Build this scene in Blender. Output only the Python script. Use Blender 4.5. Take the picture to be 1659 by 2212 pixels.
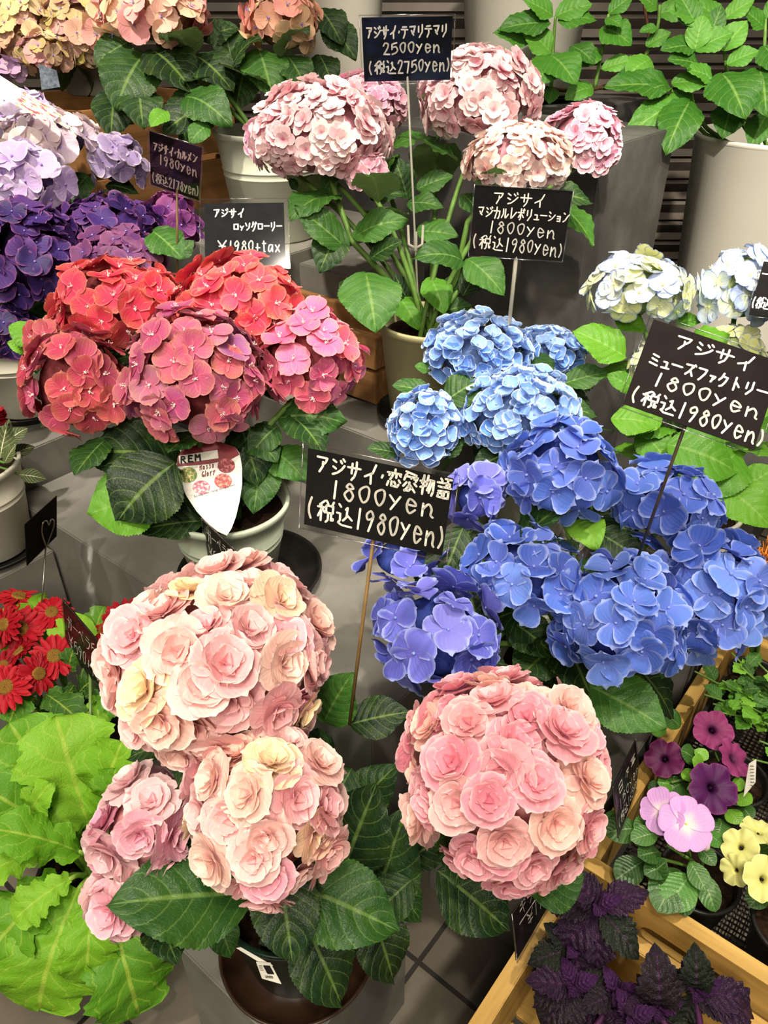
import bpy, bmesh, math, random
from mathutils import Vector, Matrix, noise

for _o in list(bpy.data.objects):
    bpy.data.objects.remove(_o)
SC = bpy.context.scene
COL = SC.collection
PI = math.pi
R = random.Random(7)

# ------------------------------------------------------------------ camera, light, exposure
FPX, CX, CY = 1662.0, 829.5, 1106.0
EYE = Vector((0, 0, 1.12))
PITCH = math.radians(34)
FWD = Vector((0, math.cos(PITCH), -math.sin(PITCH)))
UPV = Vector((0, math.sin(PITCH), math.cos(PITCH)))
RGT = Vector((1, 0, 0))
cd = bpy.data.cameras.new('camera')
cam = bpy.data.objects.new('camera', cd)
COL.objects.link(cam)
cam.location = EYE
cam.rotation_euler = (PI / 2 - PITCH, 0, 0)
cd.sensor_fit = 'VERTICAL'
cd.sensor_height = 36.0
cd.lens = 36.0 * FPX / 2212.0
cd.clip_start = 0.02
SC.camera = cam

wd = bpy.data.worlds.new('world')
SC.world = wd
wd.use_nodes = True
bg = wd.node_tree.nodes['Background']
bg.inputs[0].default_value = (1.0, 0.93, 0.82, 1)
bg.inputs[1].default_value = 0.07

def area(name, loc, target, size, power, col=(1, .89, .73)):
    l = bpy.data.lights.new(name, 'AREA')
    l.shape = 'DISK'
    l.size = size
    l.energy = power
    l.color = col
    o = bpy.data.objects.new(name, l)
    COL.objects.link(o)
    o.location = loc
    o.rotation_euler = (Vector(target) - Vector(loc)).to_track_quat('-Z', 'Y').to_euler()
    return o

def spot(name, loc, target, angle, power, col=(1, .90, .75), blend=.6, rad=.04):
    l = bpy.data.lights.new(name, 'SPOT')
    l.energy = power
    l.color = col
    l.spot_size = math.radians(angle)
    l.spot_blend = blend
    l.shadow_soft_size = rad
    o = bpy.data.objects.new(name, l)
    COL.objects.link(o)
    o.location = loc
    o.rotation_euler = (Vector(target) - Vector(loc)).to_track_quat('-Z', 'Y').to_euler()
    return o

area('ceiling_panel_light', (-0.1, -0.1, 2.75), (-0.05, 0.8, 0.5), 0.6, 17)
area('front_fill_light', (-0.25, -1.3, 2.1), (0.0, 0.9, 0.5), 0.9, 23)  # added fill behind the camera, brightens pots and other upright faces
area('ceiling_rear_light', (0.0, 1.3, 3.0), (0.0, 1.2, 0.5), 0.4, 10)
spot('aimed_spot', (-0.9, 0.45, 2.7), (-0.62, 1.45, 0.9), 32, 190)
spot('aimed_spot', (0.15, 0.2, 2.8), (0.10, 1.15, 0.95), 30, 165)
spot('aimed_spot', (0.95, 0.3, 2.7), (0.42, 0.85, 0.62), 34, 112)
spot('aimed_spot', (0.1, -0.5, 2.6), (0.0, 0.40, 0.62), 34, 50)
spot('aimed_spot', (-0.1, -1.2, 2.8), (0.80, 1.60, 0.74), 17, 620)
spot('aimed_spot', (1.1, 0.5, 2.5), (0.75, 1.60, 0.95), 26, 60)
spot('aimed_spot', (-0.55, -0.75, 1.95), (-0.20, 0.92, 0.45), 20, 22)  # added spot, lightens the mint pot and its platform
spot('aimed_spot', (0.25, 0.5, 2.3), (0.25, 2.1, 1.05), 26, 140)  # added spot, brightens the white bucket at the shutter
spot('aimed_spot', (-0.9, -0.2, 2.5), (-0.35, 0.75, 0.35), 34, 62)

SC.view_settings.view_transform = 'Standard'
SC.view_settings.look = 'None'
SC.view_settings.gamma = 1.0
SC.view_settings.use_curve_mapping = False
SC.view_settings.exposure = 0.58
SC.cycles.max_bounces = 6
SC.cycles.diffuse_bounces = 3
SC.cycles.glossy_bounces = 2
SC.cycles.transmission_bounces = 4
SC.cycles.transparent_max_bounces = 10
SC.cycles.caustics_reflective = False
SC.cycles.caustics_refractive = False
SC.cycles.use_denoising = True
SC.cycles.sample_clamp_indirect = 4

# ------------------------------------------------------------------ helpers
def W(px, py, d):
    """point at depth d (metres along the view axis) seen at a photo pixel"""
    return EYE + (FWD + RGT * ((px - CX) / FPX) + UPV * (-(py - CY) / FPX)) * d

def WZ(px, py, z):
    r = FWD + RGT * ((px - CX) / FPX) + UPV * (-(py - CY) / FPX)
    return EYE + r * ((z - EYE.z) / r.z)

def S(h, a=1.0):
    h = h.lstrip('#')
    c = [int(h[i:i + 2], 16) / 255 for i in (0, 2, 4)]
    return tuple((v / 12.92 if v <= .04045 else ((v + .055) / 1.055) ** 2.4) for v in c) + (a,)

def mixc(a, b, t):
    return tuple(a[i] * (1 - t) + b[i] * t for i in range(3)) + (1.0,)

WLOC = {}

def tag(o, label, cat, group=None, kind=None):
    if label: o['label'] = label
    if cat: o['category'] = cat
    if group: o['group'] = group
    if kind: o['kind'] = kind
    return o

def thing(name, loc, label, cat, group=None):
    o = bpy.data.objects.new(name, None)
    COL.objects.link(o)
    o.empty_display_size = .02
    o.location = loc
    WLOC[o] = Vector(loc)
    return tag(o, label, cat, group)

def put(name, me, parent=None, m=None, color=None):
    """link mesh me as an object whose world matrix is m, under parent (parents are pure translations)"""
    o = bpy.data.objects.new(name, me)
    COL.objects.link(o)
    m = m if m is not None else Matrix()
    WLOC[o] = m.translation.copy()
    if parent is not None:
        o.parent = parent
        m = Matrix.Translation(-WLOC[parent]) @ m
    o.matrix_basis = m
    if color is not None:
        o.color = color
    return o

class MB:
    """collects vertices, faces, uvs; builds ONE mesh"""
    def __init__(s):
        s.v = []; s.f = []; s.uv = []; s.mi = []; s.tint = []; s.cur = (1, 1, 1, 1); s.m = 0; s.usetint = False
    def vert(s, p, uv=(0, 0)):
        s.v.append(tuple(p)); s.uv.append(uv); s.tint.append(s.cur)
        return len(s.v) - 1
    def face(s, *ids):
        s.f.append(ids); s.mi.append(s.m)
    def grid(s, P, UV=None, close=False):
        """P: rows of points"""
        ids = [[s.vert(p, UV[i][j] if UV else (0, 0)) for j, p in enumerate(row)] for i, row in enumerate(P)]
        n = len(ids[0])
        for i in range(len(ids) - 1):
            for j in range(n if close else n - 1):
                k = (j + 1) % n
                s.face(ids[i][j], ids[i][k], ids[i + 1][k], ids[i + 1][j])
        return ids
    def lathe(s, prof, c=(0, 0, 0), n=48):
        c = Vector(c)
        P = [[c + Vector((r * math.cos(2 * PI * j / n), r * math.sin(2 * PI * j / n), z)) for j in range(n)] for r, z in prof]
        return s.grid(P, close=True)
    def tube(s, pts, r0, r1=None, n=7, cap=True):
        r1 = r0 if r1 is None else r1
        pts = [Vector(p) for p in pts]
        rows = []; ref = None
        for i, p in enumerate(pts):
            t = (pts[min(i + 1, len(pts) - 1)] - pts[max(i - 1, 0)])
            t = t.normalized() if t.length > 1e-9 else Vector((0, 0, 1))
            if ref is None:
                ref = t.orthogonal().normalized()
            ref = (ref - t * ref.dot(t)).normalized()
            b = t.cross(ref)
            r = r0 + (r1 - r0) * i / max(1, len(pts) - 1)
            rows.append([p + (ref * math.cos(2 * PI * j / n) + b * math.sin(2 * PI * j / n)) * r for j in range(n)])
        ids = s.grid(rows, close=True)
        if cap:
            s.face(*reversed(ids[0])); s.face(*ids[-1])
    def box(s, c, h, M=None):
        c = Vector(c); M = M or Matrix.Identity(3)
        ids = [s.vert(c + M @ Vector((x * h[0], y * h[1], z * h[2])), (.5 + x * .5, .5 + y * .5)) for x in (-1, 1) for y in (-1, 1) for z in (-1, 1)]
        for q in ((0, 1, 3, 2), (4, 6, 7, 5), (0, 4, 5, 1), (2, 3, 7, 6), (0, 2, 6, 4), (1, 5, 7, 3)):
            s.face(*[ids[k] for k in q])
    def ball(s, c, r, n=8, m=5, sq=(1, 1, 1)):
        c = Vector(c)
        P = []
        for i in range(m + 1):
            a = PI * i / m
            P.append([c + Vector((sq[0] * r * max(math.sin(a), .02) * math.cos(2 * PI * j / n), sq[1] * r * max(math.sin(a), .02) * math.sin(2 * PI * j / n), -sq[2] * r * math.cos(a))) for j in range(n)])
        s.grid(P, close=True)
    def add(s, other, M, tint=None):
        """append a copy of builder other, transformed"""
        off = len(s.v)
        s.v += [tuple(M @ Vector(p)) for p in other.v]
        s.uv += other.uv
        s.tint += [tint or t for t in other.tint]
        s.f += [tuple(i + off for i in f) for f in other.f]
        s.mi += other.mi
    def mesh(s, name, mats, smooth=True, bevel=0):
        me = bpy.data.meshes.new(name)
        me.from_pydata(s.v, [], s.f)
        for m in (mats if isinstance(mats, (list, tuple)) else [mats]):
            me.materials.append(m)
        me.polygons.foreach_set('material_index', s.mi)
        uvl = me.uv_layers.new(name='uv')
        li = [0] * len(me.loops)
        me.loops.foreach_get('vertex_index', li)
        flat = []
        for i in li:
            flat += s.uv[i]
        uvl.data.foreach_set('uv', flat)
        if s.usetint:
            ca = me.attributes.new('tint', 'FLOAT_COLOR', 'POINT')
            ca.data.foreach_set('color', [x for t in s.tint for x in t])
        if bevel:
            bm = bmesh.new(); bm.from_mesh(me)
            bmesh.ops.remove_doubles(bm, verts=bm.verts, dist=1e-6)
            bmesh.ops.bevel(bm, geom=bm.edges[:], offset=bevel, segments=2, affect='EDGES', clamp_overlap=True)
            bm.to_mesh(me); bm.free()
        elif smooth:
            me.polygons.foreach_set('use_smooth', [True] * len(me.polygons))
        me.update()
        return me

def bez(a, b, c, n=8):
    a, b, c = Vector(a), Vector(b), Vector(c)
    return [a * (1 - t) ** 2 + b * 2 * t * (1 - t) + c * t * t for t in [i / n for i in range(n + 1)]]

def catmull(pts, n=6):
    P = [pts[0]] + list(pts) + [pts[-1]]
    if (Vector(pts[0]) - Vector(pts[-1])).length < 1e-6 and len(pts) > 3:
        P = [pts[-2]] + list(pts) + [pts[1]]
    out = []
    for i in range(1, len(P) - 2):
        p0, p1, p2, p3 = [Vector(P[i + k]) for k in (-1, 0, 1, 2)]
        for k in range(n):
            t = k / n
            out.append(.5 * ((2 * p1) + (p2 - p0) * t + (2 * p0 - 5 * p1 + 4 * p2 - p3) * t * t + (3 * p1 - p0 - 3 * p2 + p3) * t ** 3))
    out.append(Vector(pts[-1]))
    return out

# ------------------------------------------------------------------ materials
class NT:
    def __init__(s, name):
        s.mat = bpy.data.materials.new(name); s.mat.use_nodes = True
        s.t = s.mat.node_tree; s.t.nodes.clear()
        s.out = s.n('ShaderNodeOutputMaterial')
    def n(s, typ, **kw):
        x = s.t.nodes.new(typ)
        for k, v in kw.items(): setattr(x, k, v)
        return x
    def l(s, a, b): s.t.links.new(a, b)
    def val(s, sock, v):
        if hasattr(v, 'is_output'): s.l(v, sock)
        else: sock.default_value = v
    def math(s, op, a, b=0.0, c=0.0, clamp=False):
        x = s.n('ShaderNodeMath', operation=op, use_clamp=clamp)
        s.val(x.inputs[0], a); s.val(x.inputs[1], b); s.val(x.inputs[2], c)
        return x.outputs[0]
    def step(s, v, a, b, lo=0., hi=1.):
        x = s.n('ShaderNodeMapRange', interpolation_type='SMOOTHSTEP')
        s.val(x.inputs[0], v)
        for i, q in ((1, a), (2, b), (3, lo), (4, hi)): x.inputs[i].default_value = q
        return x.outputs[0]
    def mix(s, f, a, b, mode='MIX'):
        x = s.n('ShaderNodeMix', data_type='RGBA', blend_type=mode)
        s.val(x.inputs[0], f); s.val(x.inputs[6], a); s.val(x.inputs[7], b)
        return x.outputs[2]
    def noise(s, vec=None, scale=5., detail=3., rough=.5):
        x = s.n('ShaderNodeTexNoise')
        if vec is not None: s.l(vec, x.inputs['Vector'])
        x.inputs['Scale'].default_value = scale; x.inputs['Detail'].default_value = detail; x.inputs['Roughness'].default_value = rough
        return x.outputs[0]
    def uv(s):
        x = s.n('ShaderNodeUVMap'); x.uv_map = 'uv'
        y = s.n('ShaderNodeSeparateXYZ'); s.l(x.outputs[0], y.inputs[0])
        return y.outputs[0], y.outputs[1], x.outputs[0]
    def coord(s, which='Object'):
        return s.n('ShaderNodeTexCoord').outputs[which]
    def bump(s, h, strength=.3, dist=.002):
        b = s.n('ShaderNodeBump'); s.l(h, b.inputs['Height'])
        b.inputs['Strength'].default_value = strength; b.inputs['Distance'].default_value = dist
        return b.outputs[0]
    def princ(s, col, rough=.5, spec=.3, normal=None, metal=0., **kw):
        p = s.n('ShaderNodeBsdfPrincipled')
        s.val(p.inputs['Base Color'], col); s.val(p.inputs['Roughness'], rough)
        p.inputs['Specular IOR Level'].default_value = spec; p.inputs['Metallic'].default_value = metal
        for k, v in kw.items(): p.inputs[k].default_value = v
        if normal is not None: s.l(normal, p.inputs['Normal'])
        return p.outputs[0]
    def thin(s, col, rough, spec, trans, normal=None):
        """leaf or petal: reflects and lets light through"""
        p = s.princ(col, rough, spec, normal)
        tr = s.n('ShaderNodeBsdfTranslucent'); s.val(tr.inputs[0], col)
        m = s.n('ShaderNodeMixShader'); m.inputs[0].default_value = trans
        s.l(p, m.inputs[1]); s.l(tr.outputs[0], m.inputs[2])
        return m.outputs[0]
    def done(s, sh):
        s.l(sh, s.out.inputs[0]); return s.mat

_mc = {}
def plain(name, col, rough=.5, spec=.4, var=.12, scale=30., bump=.0, metal=0.):
    if name in _mc: return _mc[name]
    t = NT(name); c = t.coord()
    n1 = t.noise(c, scale, 4)
    colr = t.mix(t.step(n1, .3, .7), mixc(col, (0, 0, 0), var), tuple(min(1., v * (1 + var * .5)) for v in col[:3]) + (1,))
    nrm = t.bump(t.noise(c, scale * 4, 3), bump, .002) if bump else None
    _mc[name] = t.done(t.princ(colr, rough, spec, nrm, metal))
    return _mc[name]

def petal_mat(name, center, edge, ca, ea, patch=None, pa=0., attr=False, vein=.12, trans=.22):
    t = NT(name); s_, v_, uv = t.uv()
    if attr:
        a = t.n('ShaderNodeAttribute'); a.attribute_name = 'tint'; base = a.outputs['Color']
    else:
        base = t.n('ShaderNodeObjectInfo').outputs['Color']
    av = t.math('ABSOLUTE', t.math('MULTIPLY_ADD', v_, 2., -1.))
    col = base
    if patch is not None:
        oi = t.n('ShaderNodeObjectInfo')
        mp = t.n('ShaderNodeVectorMath', operation='ADD')
        t.l(t.coord(), mp.inputs[0]); t.l(oi.outputs['Location'], mp.inputs[1])
        nz = t.noise(mp.outputs[0], 38., 1.)
        pf = t.math('MULTIPLY', t.step(nz, .52, .66), t.step(s_, .45, .95))
        streak = t.noise(uv, 14., 2.)
        col = t.mix(t.math('MULTIPLY', t.math('MULTIPLY', pf, t.step(streak, .3, .6, .35, 1.)), pa), col, patch)
    cf = t.math('MULTIPLY', t.step(s_, .02, .55, 1., 0.), ca)
    col = t.mix(cf, col, center)
    ef = t.math('MULTIPLY', t.math('MAXIMUM', t.step(s_, .86, 1.), t.step(av, .72, 1.)), ea)
    col = t.mix(ef, col, edge)
    # radiating veins
    w = t.math('SINE', t.math('MULTIPLY', av, 24.))
    vf = t.math('MULTIPLY', t.step(w, .7, 1.), t.math('MULTIPLY', t.step(s_, .1, .4), vein))
    col = t.mix(vf, col, mixc(center, (0, 0, 0), .1))
    nrm = t.bump(t.math('ADD', w, t.math('MULTIPLY', t.noise(uv, 9., 2.), 1.5)), .10, .0010)
    return t.done(t.thin(col, .55, .25, trans, nrm))

def leaf_mat(name, veincol, vein=.5, nveins=7., slope=.55, rough=.42, spec=.4, trans=.18, bump=.5, under=None, blotch=.25):
    t = NT(name); s_, v_, uv = t.uv()
    base = t.n('ShaderNodeObjectInfo').outputs['Color']
    av = t.math('ABSOLUTE', t.math('MULTIPLY_ADD', v_, 2., -1.))
    q = t.math('FRACT', t.math('MULTIPLY', t.math('SUBTRACT', s_, t.math('MULTIPLY', t.math('POWER', av, 1.25), slope * .5)), nveins))
    tri = t.math('ABSOLUTE', t.math('MULTIPLY_ADD', q, 2., -1.))          # 1 on a vein
    lat = t.step(tri, .84, .97)
    mid = t.step(av, .075, .02)
    fine = t.noise(uv, 26., 2.)
    v1 = t.n('ShaderNodeTexVoronoi', feature='DISTANCE_TO_EDGE'); v1.inputs['Scale'].default_value = 22.
    t.l(uv, v1.inputs['Vector'])
    net = t.step(v1.outputs['Distance'], .0, .10, 1., 0.)
    col = t.mix(t.math('MULTIPLY', t.step(t.noise(uv, 3.2, 3.), .35, .7), blotch), base, t.mix(.5, base, (.16, .30, .02, 1)))
    vf = t.math('MAXIMUM', t.math('MULTIPLY', lat, .55), mid)
    vf = t.math('MAXIMUM', vf, t.math('MULTIPLY', net, .07))
    col = t.mix(t.math('MULTIPLY', vf, vein), col, veincol)
    h = t.math('ADD', t.math('MULTIPLY', tri, -.8), t.math('MULTIPLY', t.math('ADD', fine, t.math('MULTIPLY', net, -.5)), .55))
    nrm = t.bump(h, bump, .003)
    if under is not None:
        g = t.n('ShaderNodeNewGeometry')
        col = t.mix(t.math('MULTIPLY', g.outputs['Backfacing'], .55), col, under)
    return t.done(t.thin(col, rough, spec, trans, nrm))

def clear_mat(name, tint=(1, 1, 1, 1), gloss=.12, rough=.06):
    """thin clear plastic: lets light straight through, mirrors a little"""
    t = NT(name)
    tr = t.n('ShaderNodeBsdfTransparent'); tr.inputs[0].default_value = tint
    gl = t.n('ShaderNodeBsdfGlossy'); gl.inputs['Roughness'].default_value = rough
    lw = t.n('ShaderNodeLayerWeight'); lw.inputs[0].default_value = .35
    m = t.n('ShaderNodeMixShader')
    t.l(t.math('MULTIPLY_ADD', lw.outputs['Facing'], .12, gloss * .2, clamp=True), m.inputs[0])
    t.l(tr.outputs[0], m.inputs[1]); t.l(gl.outputs[0], m.inputs[2])
    return t.done(m.outputs[0])

def wood_mat(name, c1, c2, sc=1.):
    t = NT(name); c = t.coord()
    mp = t.n('ShaderNodeMapping'); t.l(c, mp.inputs[0]); mp.inputs['Scale'].default_value = (3. * sc, 40. * sc, 40. * sc)
    n1 = t.noise(mp.outputs[0], 1.6, 5., .6)
    n2 = t.noise(c, 6., 2.)
    col = t.mix(t.step(n1, .3, .72), c1, c2)
    col = t.mix(t.math('MULTIPLY', t.step(n2, .4, .75), .35), col, mixc(c2, (0, 0, 0), .35))
    return t.done(t.princ(col, .5, .35, t.bump(n1, .12, .002)))

def paint_mat(name, col):
    t = NT(name); c = t.coord()
    n1 = t.noise(c, 5., 5., .6); n2 = t.noise(c, 46., 4., .65)
    k = t.mix(t.step(n1, .3, .72), mixc(col, (0, 0, 0), .16), mixc(col, (1, 1, 1), .07))
    k = t.mix(t.math('MULTIPLY', t.step(n2, .62, .75), .30), k, mixc(col, (.05, .04, .03), .6))
    return t.done(t.princ(k, .62, .3, t.bump(n2, .10, .002)))

M_PLINTH = paint_mat('grey_painted_board', S('#75726a'))
M_PLINTH_DK = paint_mat('dark_grey_painted_board', S('#403f3b'))
M_CLEAR = clear_mat('clear_plastic')
M_FILM = clear_mat('clear_film', (.97, .97, .95, 1), .1, .2)
M_SOIL = plain('potting_soil', S('#2a1d14'), .95, .1, .5, 160., 1.0)
M_STEM = plain('green_stem', S('#5b7f35'), .5, .3, .25, 60.)
M_STEM_DK = plain('brown_green_stem', S('#4c4a26'), .6, .3, .3, 60.)
M_WOODSTEM = plain('woody_stem', S('#4a2e1c'), .7, .2, .3, 60.)
M_BLACKPL = plain('black_plastic', S('#1c1a18'), .42, .4, .2, 40.)
M_BROWNPL = plain('dark_brown_plastic', S('#3a271b'), .35, .45, .3, 18.)
M_CARD = plain('black_card', S('#161514'), .8, .08, .2, 80., .15)
M_CHALK = plain('white_marker_ink', S('#f2efe2'), .7, .2, .04, 60.)
M_WHITE = plain('white_plastic', S('#dedacd'), .45, .4, .04, 6.)
M_LEAF = leaf_mat('hydrangea_leaf', S('#8cae58'), .42, 7., spec=.3, bump=.28, under=S('#7d9a5a'))
M_GLEAF = leaf_mat('gerbera_leaf', S('#c6dc5a'), .5, 5., .7, .5, .3, .3, .35, blotch=.35)
M_VLEAF = leaf_mat('glossy_leaf', S('#a9c58a'), .38, 9., .5, .3, .5, .15, .25)
M_GYN = leaf_mat('velvet_leaf', S('#6a2f6e'), .30, 6., .6, .5, .3, .05, .8, under=S('#3a1a40'), blotch=0.)
M_VARI = leaf_mat('white_veined_leaf', S('#e6e6c4'), .95, 8., .55, .5, .3, .1, .3)

# ------------------------------------------------------------------ petals, florets, leaves
def petal(mb, az, L, Wd, tilt=.25, curl=.0, cup=.3, tip=.12, z0=0., claw=.25, rip=.0, rng=R, nu=6, nv=5, c=.56):
    ca, sa = math.cos(az), math.sin(az)
    ph = rng.random() * 6.28
    rows, uvs = [], []
    for i in range(nu + 1):
        s = .04 + .96 * math.sin(PI / 2 * i / nu) ** .95
        if s < c:
            x = s / c; w = claw + (1 - claw) * math.sin(x * PI / 2) ** .9
        else:
            w = math.sqrt(max(0., 1 - ((s - c) / (1 - c + .004)) ** 2)) ** .85
        w = max(w, .03) * Wd
        ang = tilt + curl * s
        row, uvr = [], []
        for j in range(nv):
            t = -1 + 2 * j / (nv - 1)
            r = L * s * math.cos(ang) * (1 + (tip * (1 - abs(t)) if i == nu else 0))
            z = z0 + L * s * math.sin(ang) + cup * w * t * t * (1 - .3 * s) + rip * L * math.sin(ph + t * 3. + s * 5) * s
            y = t * w
            row.append((r * ca - y * sa, r * sa + y * ca, z)); uvr.append((s, .5 + .5 * t))
        rows.append(row); uvs.append(uvr)
    mb.grid(rows, uvs)

def floret_mb(kind, seed):
    """one floret of about unit radius, facing +Z"""
    r = random.Random(seed)
    mb = MB()
    a0 = r.random() * 6.28
    J = lambda x: r.uniform(-x, x)
    if kind == 'mop':            # four or five broad overlapping sepals
        n = r.choice([4, 4, 4, 5])
        for k in range(n):
            petal(mb, a0 + 2 * PI * k / n + J(.12), 1 + J(.08), (.62 if n == 4 else .54) + J(.05), .18 + J(.14), -.10 + J(.25), .22 + J(.1), r.uniform(.02, .14), .02 * (k % 2), .30, .035, r)
    elif kind == 'wild':         # blue: big wavy sepals
        n = r.choice([4, 4, 5])
        for k in range(n):
            petal(mb, a0 + 2 * PI * k / n + J(.15), 1 + J(.12), .70 + J(.06), .28 + J(.28), -.22 + J(.4), .18 + J(.22), r.uniform(.04, .22), .02 * (k % 2), .28, .06, r)
    elif kind == 'rose':         # double pink: three whorls, the inner ones cupped
        for k in range(5):
            petal(mb, a0 + 2 * PI * k / 5 + J(.12), 1.04 + J(.08), .64 + J(.05), .06 + J(.14), .02 + J(.2), .12, r.uniform(.02, .14), 0, .3, .03, r)
        for k in range(5):
            petal(mb, a0 + .6 + 2 * PI * k / 5 + J(.12), .78 + J(.06), .54 + J(.04), .34 + J(.12), .10 + J(.2), .25, r.uniform(.0, .1), .05, .3, .03, r)
        for k in range(4):
            petal(mb, a0 + 2 * PI * k / 4 + J(.2), .54 + J(.05), .40, .62 + J(.12), .25, .45, .08, .08, .3, .02, r, 5, 5)
        for k in range(3):
            petal(mb, a0 + .4 + 2 * PI * k / 3 + J(.3), .30, .24, .95 + J(.1), .3, .5, .08, .08, .4, .0, r, 4, 4)
    elif kind == 'temari':       # small double rosettes
        for k in range(6):
            petal(mb, a0 + 2 * PI * k / 6 + J(.12), 1 + J(.06), .42, .14 + J(.14), -.05, .15, .03, 0, .3, .02, r, 4, 4)
        for k in range(5):
            petal(mb, a0 + .5 + 2 * PI * k / 5 + J(.12), .62 + J(.06), .30, .50 + J(.14), .0, .3, .03, .04, .3, .0, r, 4, 4)
    elif kind == 'cup':          # light blue: little cupped florets
        for k in range(4):
            petal(mb, a0 + 2 * PI * k / 4 + J(.1), 1 + J(.06), .76, .42 + J(.14), .22 + J(.1), .30, .02, 0, .4, .0, r, 5, 5)
    elif kind == 'ruff':         # lavender: four frilled sepals
        for k in range(4):
            petal(mb, a0 + 2 * PI * k / 4 + J(.12), 1 + J(.08), .80, .20 + J(.2), -.1 + J(.3), .15, r.uniform(0, .05), .02 * (k % 2), .3, .09, r)
    return mb

def eye_mb(mb, kind, r):
    mb.m = 1
    if kind in ('mop', 'wild', 'ruff'):
        mb.ball((0, 0, .07), .075, 7, 4)
        if kind == 'mop':
            for k in range(7):
                a = r.random() * 6.28; q = r.uniform(.05, .16); h = r.uniform(.16, .3)
                p = (q * math.cos(a), q * math.sin(a), h)
                mb.tube([(0, 0, .05), p], .012, .01, 4, False)
                mb.ball(p, .030, 5, 3)
    elif kind == 'cup':
        mb.ball((0, 0, .10), .12, 6, 4)
    mb.m = 0

_fl = {}
def floret_set(kind, mat, eye, n=6):
    key = (kind, mat.name)
    if key not in _fl:
        L = []
        for i in range(n):
            mb = floret_mb(kind, 100 + i); eye_mb(mb, kind, random.Random(i))
            L.append((mb, mb.mesh('floret_' + kind, [mat, eye])))
        _fl[key] = L
    return _fl[key]

def leaf_mb(outline, nu, droop=.6, fold=.28, puck=.02, nveins=7., wav=.0, twist=.0, seed=0, nv=9, hw=.31):
    """unit leaf from (0,0,0) to (1,0,0), up +Z; outline(s, side) gives the half width, relative to hw"""
    r = random.Random(seed); ph = r.random() * 6.28
    x = z = 0.; mids = []; N = nu
    th = droop * .5
    for i in range(N + 1):
        mids.append((x, z, th))
        th -= droop / N
        x += math.cos(th) / N; z += math.sin(th) / N
    ex, ez, _ = mids[-1]
    L = math.hypot(ex, ez); a = math.atan2(ez, ex)
    rot = lambda X, Z: ((X * math.cos(a) + Z * math.sin(a)) / L, (-X * math.sin(a) + Z * math.cos(a)) / L)
    mb = MB(); rows, uvs = [], []
    for i, (mx, mz, mth) in enumerate(mids):
        s = i / N; row, uvr = [], []
        nx, nz = -math.sin(mth), math.cos(mth)
        for j in range(nv):
            t = 1 - 2 * j / (nv - 1)
            w = max(.004, hw * outline(s, 1 if t >= 0 else -1))
            y = t * w; at = abs(t)
            h = fold * abs(y) - fold * .75 * y * y / hw + puck * math.sin(2 * PI * nveins * (s - .28 * at ** 1.25)) * min(1, at * 2.2) * min(1, w / hw * 1.5)
            h += wav * math.sin(ph + s * 11 + (2 if t > 0 else 0)) * at ** 2 * hw
            h += twist * t * s * hw
            X, Z = rot(mx + nx * h, mz + nz * h)
            row.append((X, y, Z)); uvr.append((s, .5 + .5 * t))
        rows.append(row); uvs.append(uvr)
    mb.grid(rows, uvs)
    # petiole, a short tail behind the blade
    return mb

def ov(s, p=.42, tipp=.9):
    """ovate envelope, widest at p"""
    if s < p: return math.sin(PI / 2 * s / p) ** .75
    return max(0., math.cos(PI / 2 * (s - p) / (1 - p))) ** tipp

def o_hyd(n, dep):
    def f(s, side):
        q = (s * n) % 1.
        return ov(s) * (1 - dep * (1 - q)) if .04 < s < .97 else ov(s) * .9
    return f

def o_smooth(p=.5, tipp=.8):
    return lambda s, side: ov(s, p, tipp)

def o_gerbera(seed, n=5, dep=.5):
    r = random.Random(seed)
    return lambda s, side: (.30 + .85 * ov(s, .66, .55)) * (1 - dep * (max(0., 1 - abs(((s + .05 * side) * n + .1) % 1. - .5) * 2.6) * (1 - s * .75)) ) * (1 if s < .9 else max(.05, math.sqrt(max(0, 1 - ((s - .9) / .1) ** 2)))) * (1 - .10 * ((s * 17) % 1.))

_lv = {}
def leaves(kind):
    if kind not in _lv:
        if kind == 'hyd':
            _lv[kind] = [leaf_mb(o_hyd(24, .055), 72, d, f, .012, 7., .10, tw, i, 9, .34).mesh('hydrangea_leaf', M_LEAF) for i, (d, f, tw) in enumerate([(.5, .35, .1), (.9, .25, -.2), (1.3, .2, .2), (.3, .3, -.1)])]
        elif kind == 'gerb':
            _lv[kind] = [leaf_mb(o_gerbera(i, 4 + i % 2, .50), 60, d, .25, .016, 5., .22, tw, i, 9, .30).mesh('gerbera_leaf', M_GLEAF) for i, (d, tw) in enumerate([(.9, .2), (1.4, -.2), (.6, .0), (1.1, .3)])]
        elif kind == 'vinca':
            _lv[kind] = [leaf_mb(o_smooth(.55, .6), 16, d, .3, .006, 8., .03, 0., i, 7, .24).mesh('glossy_leaf', M_VLEAF) for i, d in enumerate([.4, .9, .7])]
        elif kind == 'gyn':
            _lv[kind] = [leaf_mb(o_hyd(9, .22), 54, d, .35, .022, 6., .20, tw, i, 9, .25).mesh('velvet_leaf', M_GYN) for i, (d, tw) in enumerate([(.7, .2), (1.2, -.2), (1.5, .1)])]
        elif kind == 'vari':
            _lv[kind] = [leaf_mb(o_smooth(.4, .9), 20, d, .3, .008, 8., .03, 0., i, 7, .22).mesh('white_veined_leaf', M_VARI) for i, d in enumerate([.5, .9])]
        elif kind == 'scal':
            _lv[kind] = [leaf_mb(o_hyd(6, .24), 36, d, .3, .015, 4., .1, 0., i, 5, .36).mesh('scalloped_leaf', M_LEAF) for i, d in enumerate([.5, 1.0])]
    return _lv[kind]

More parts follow.
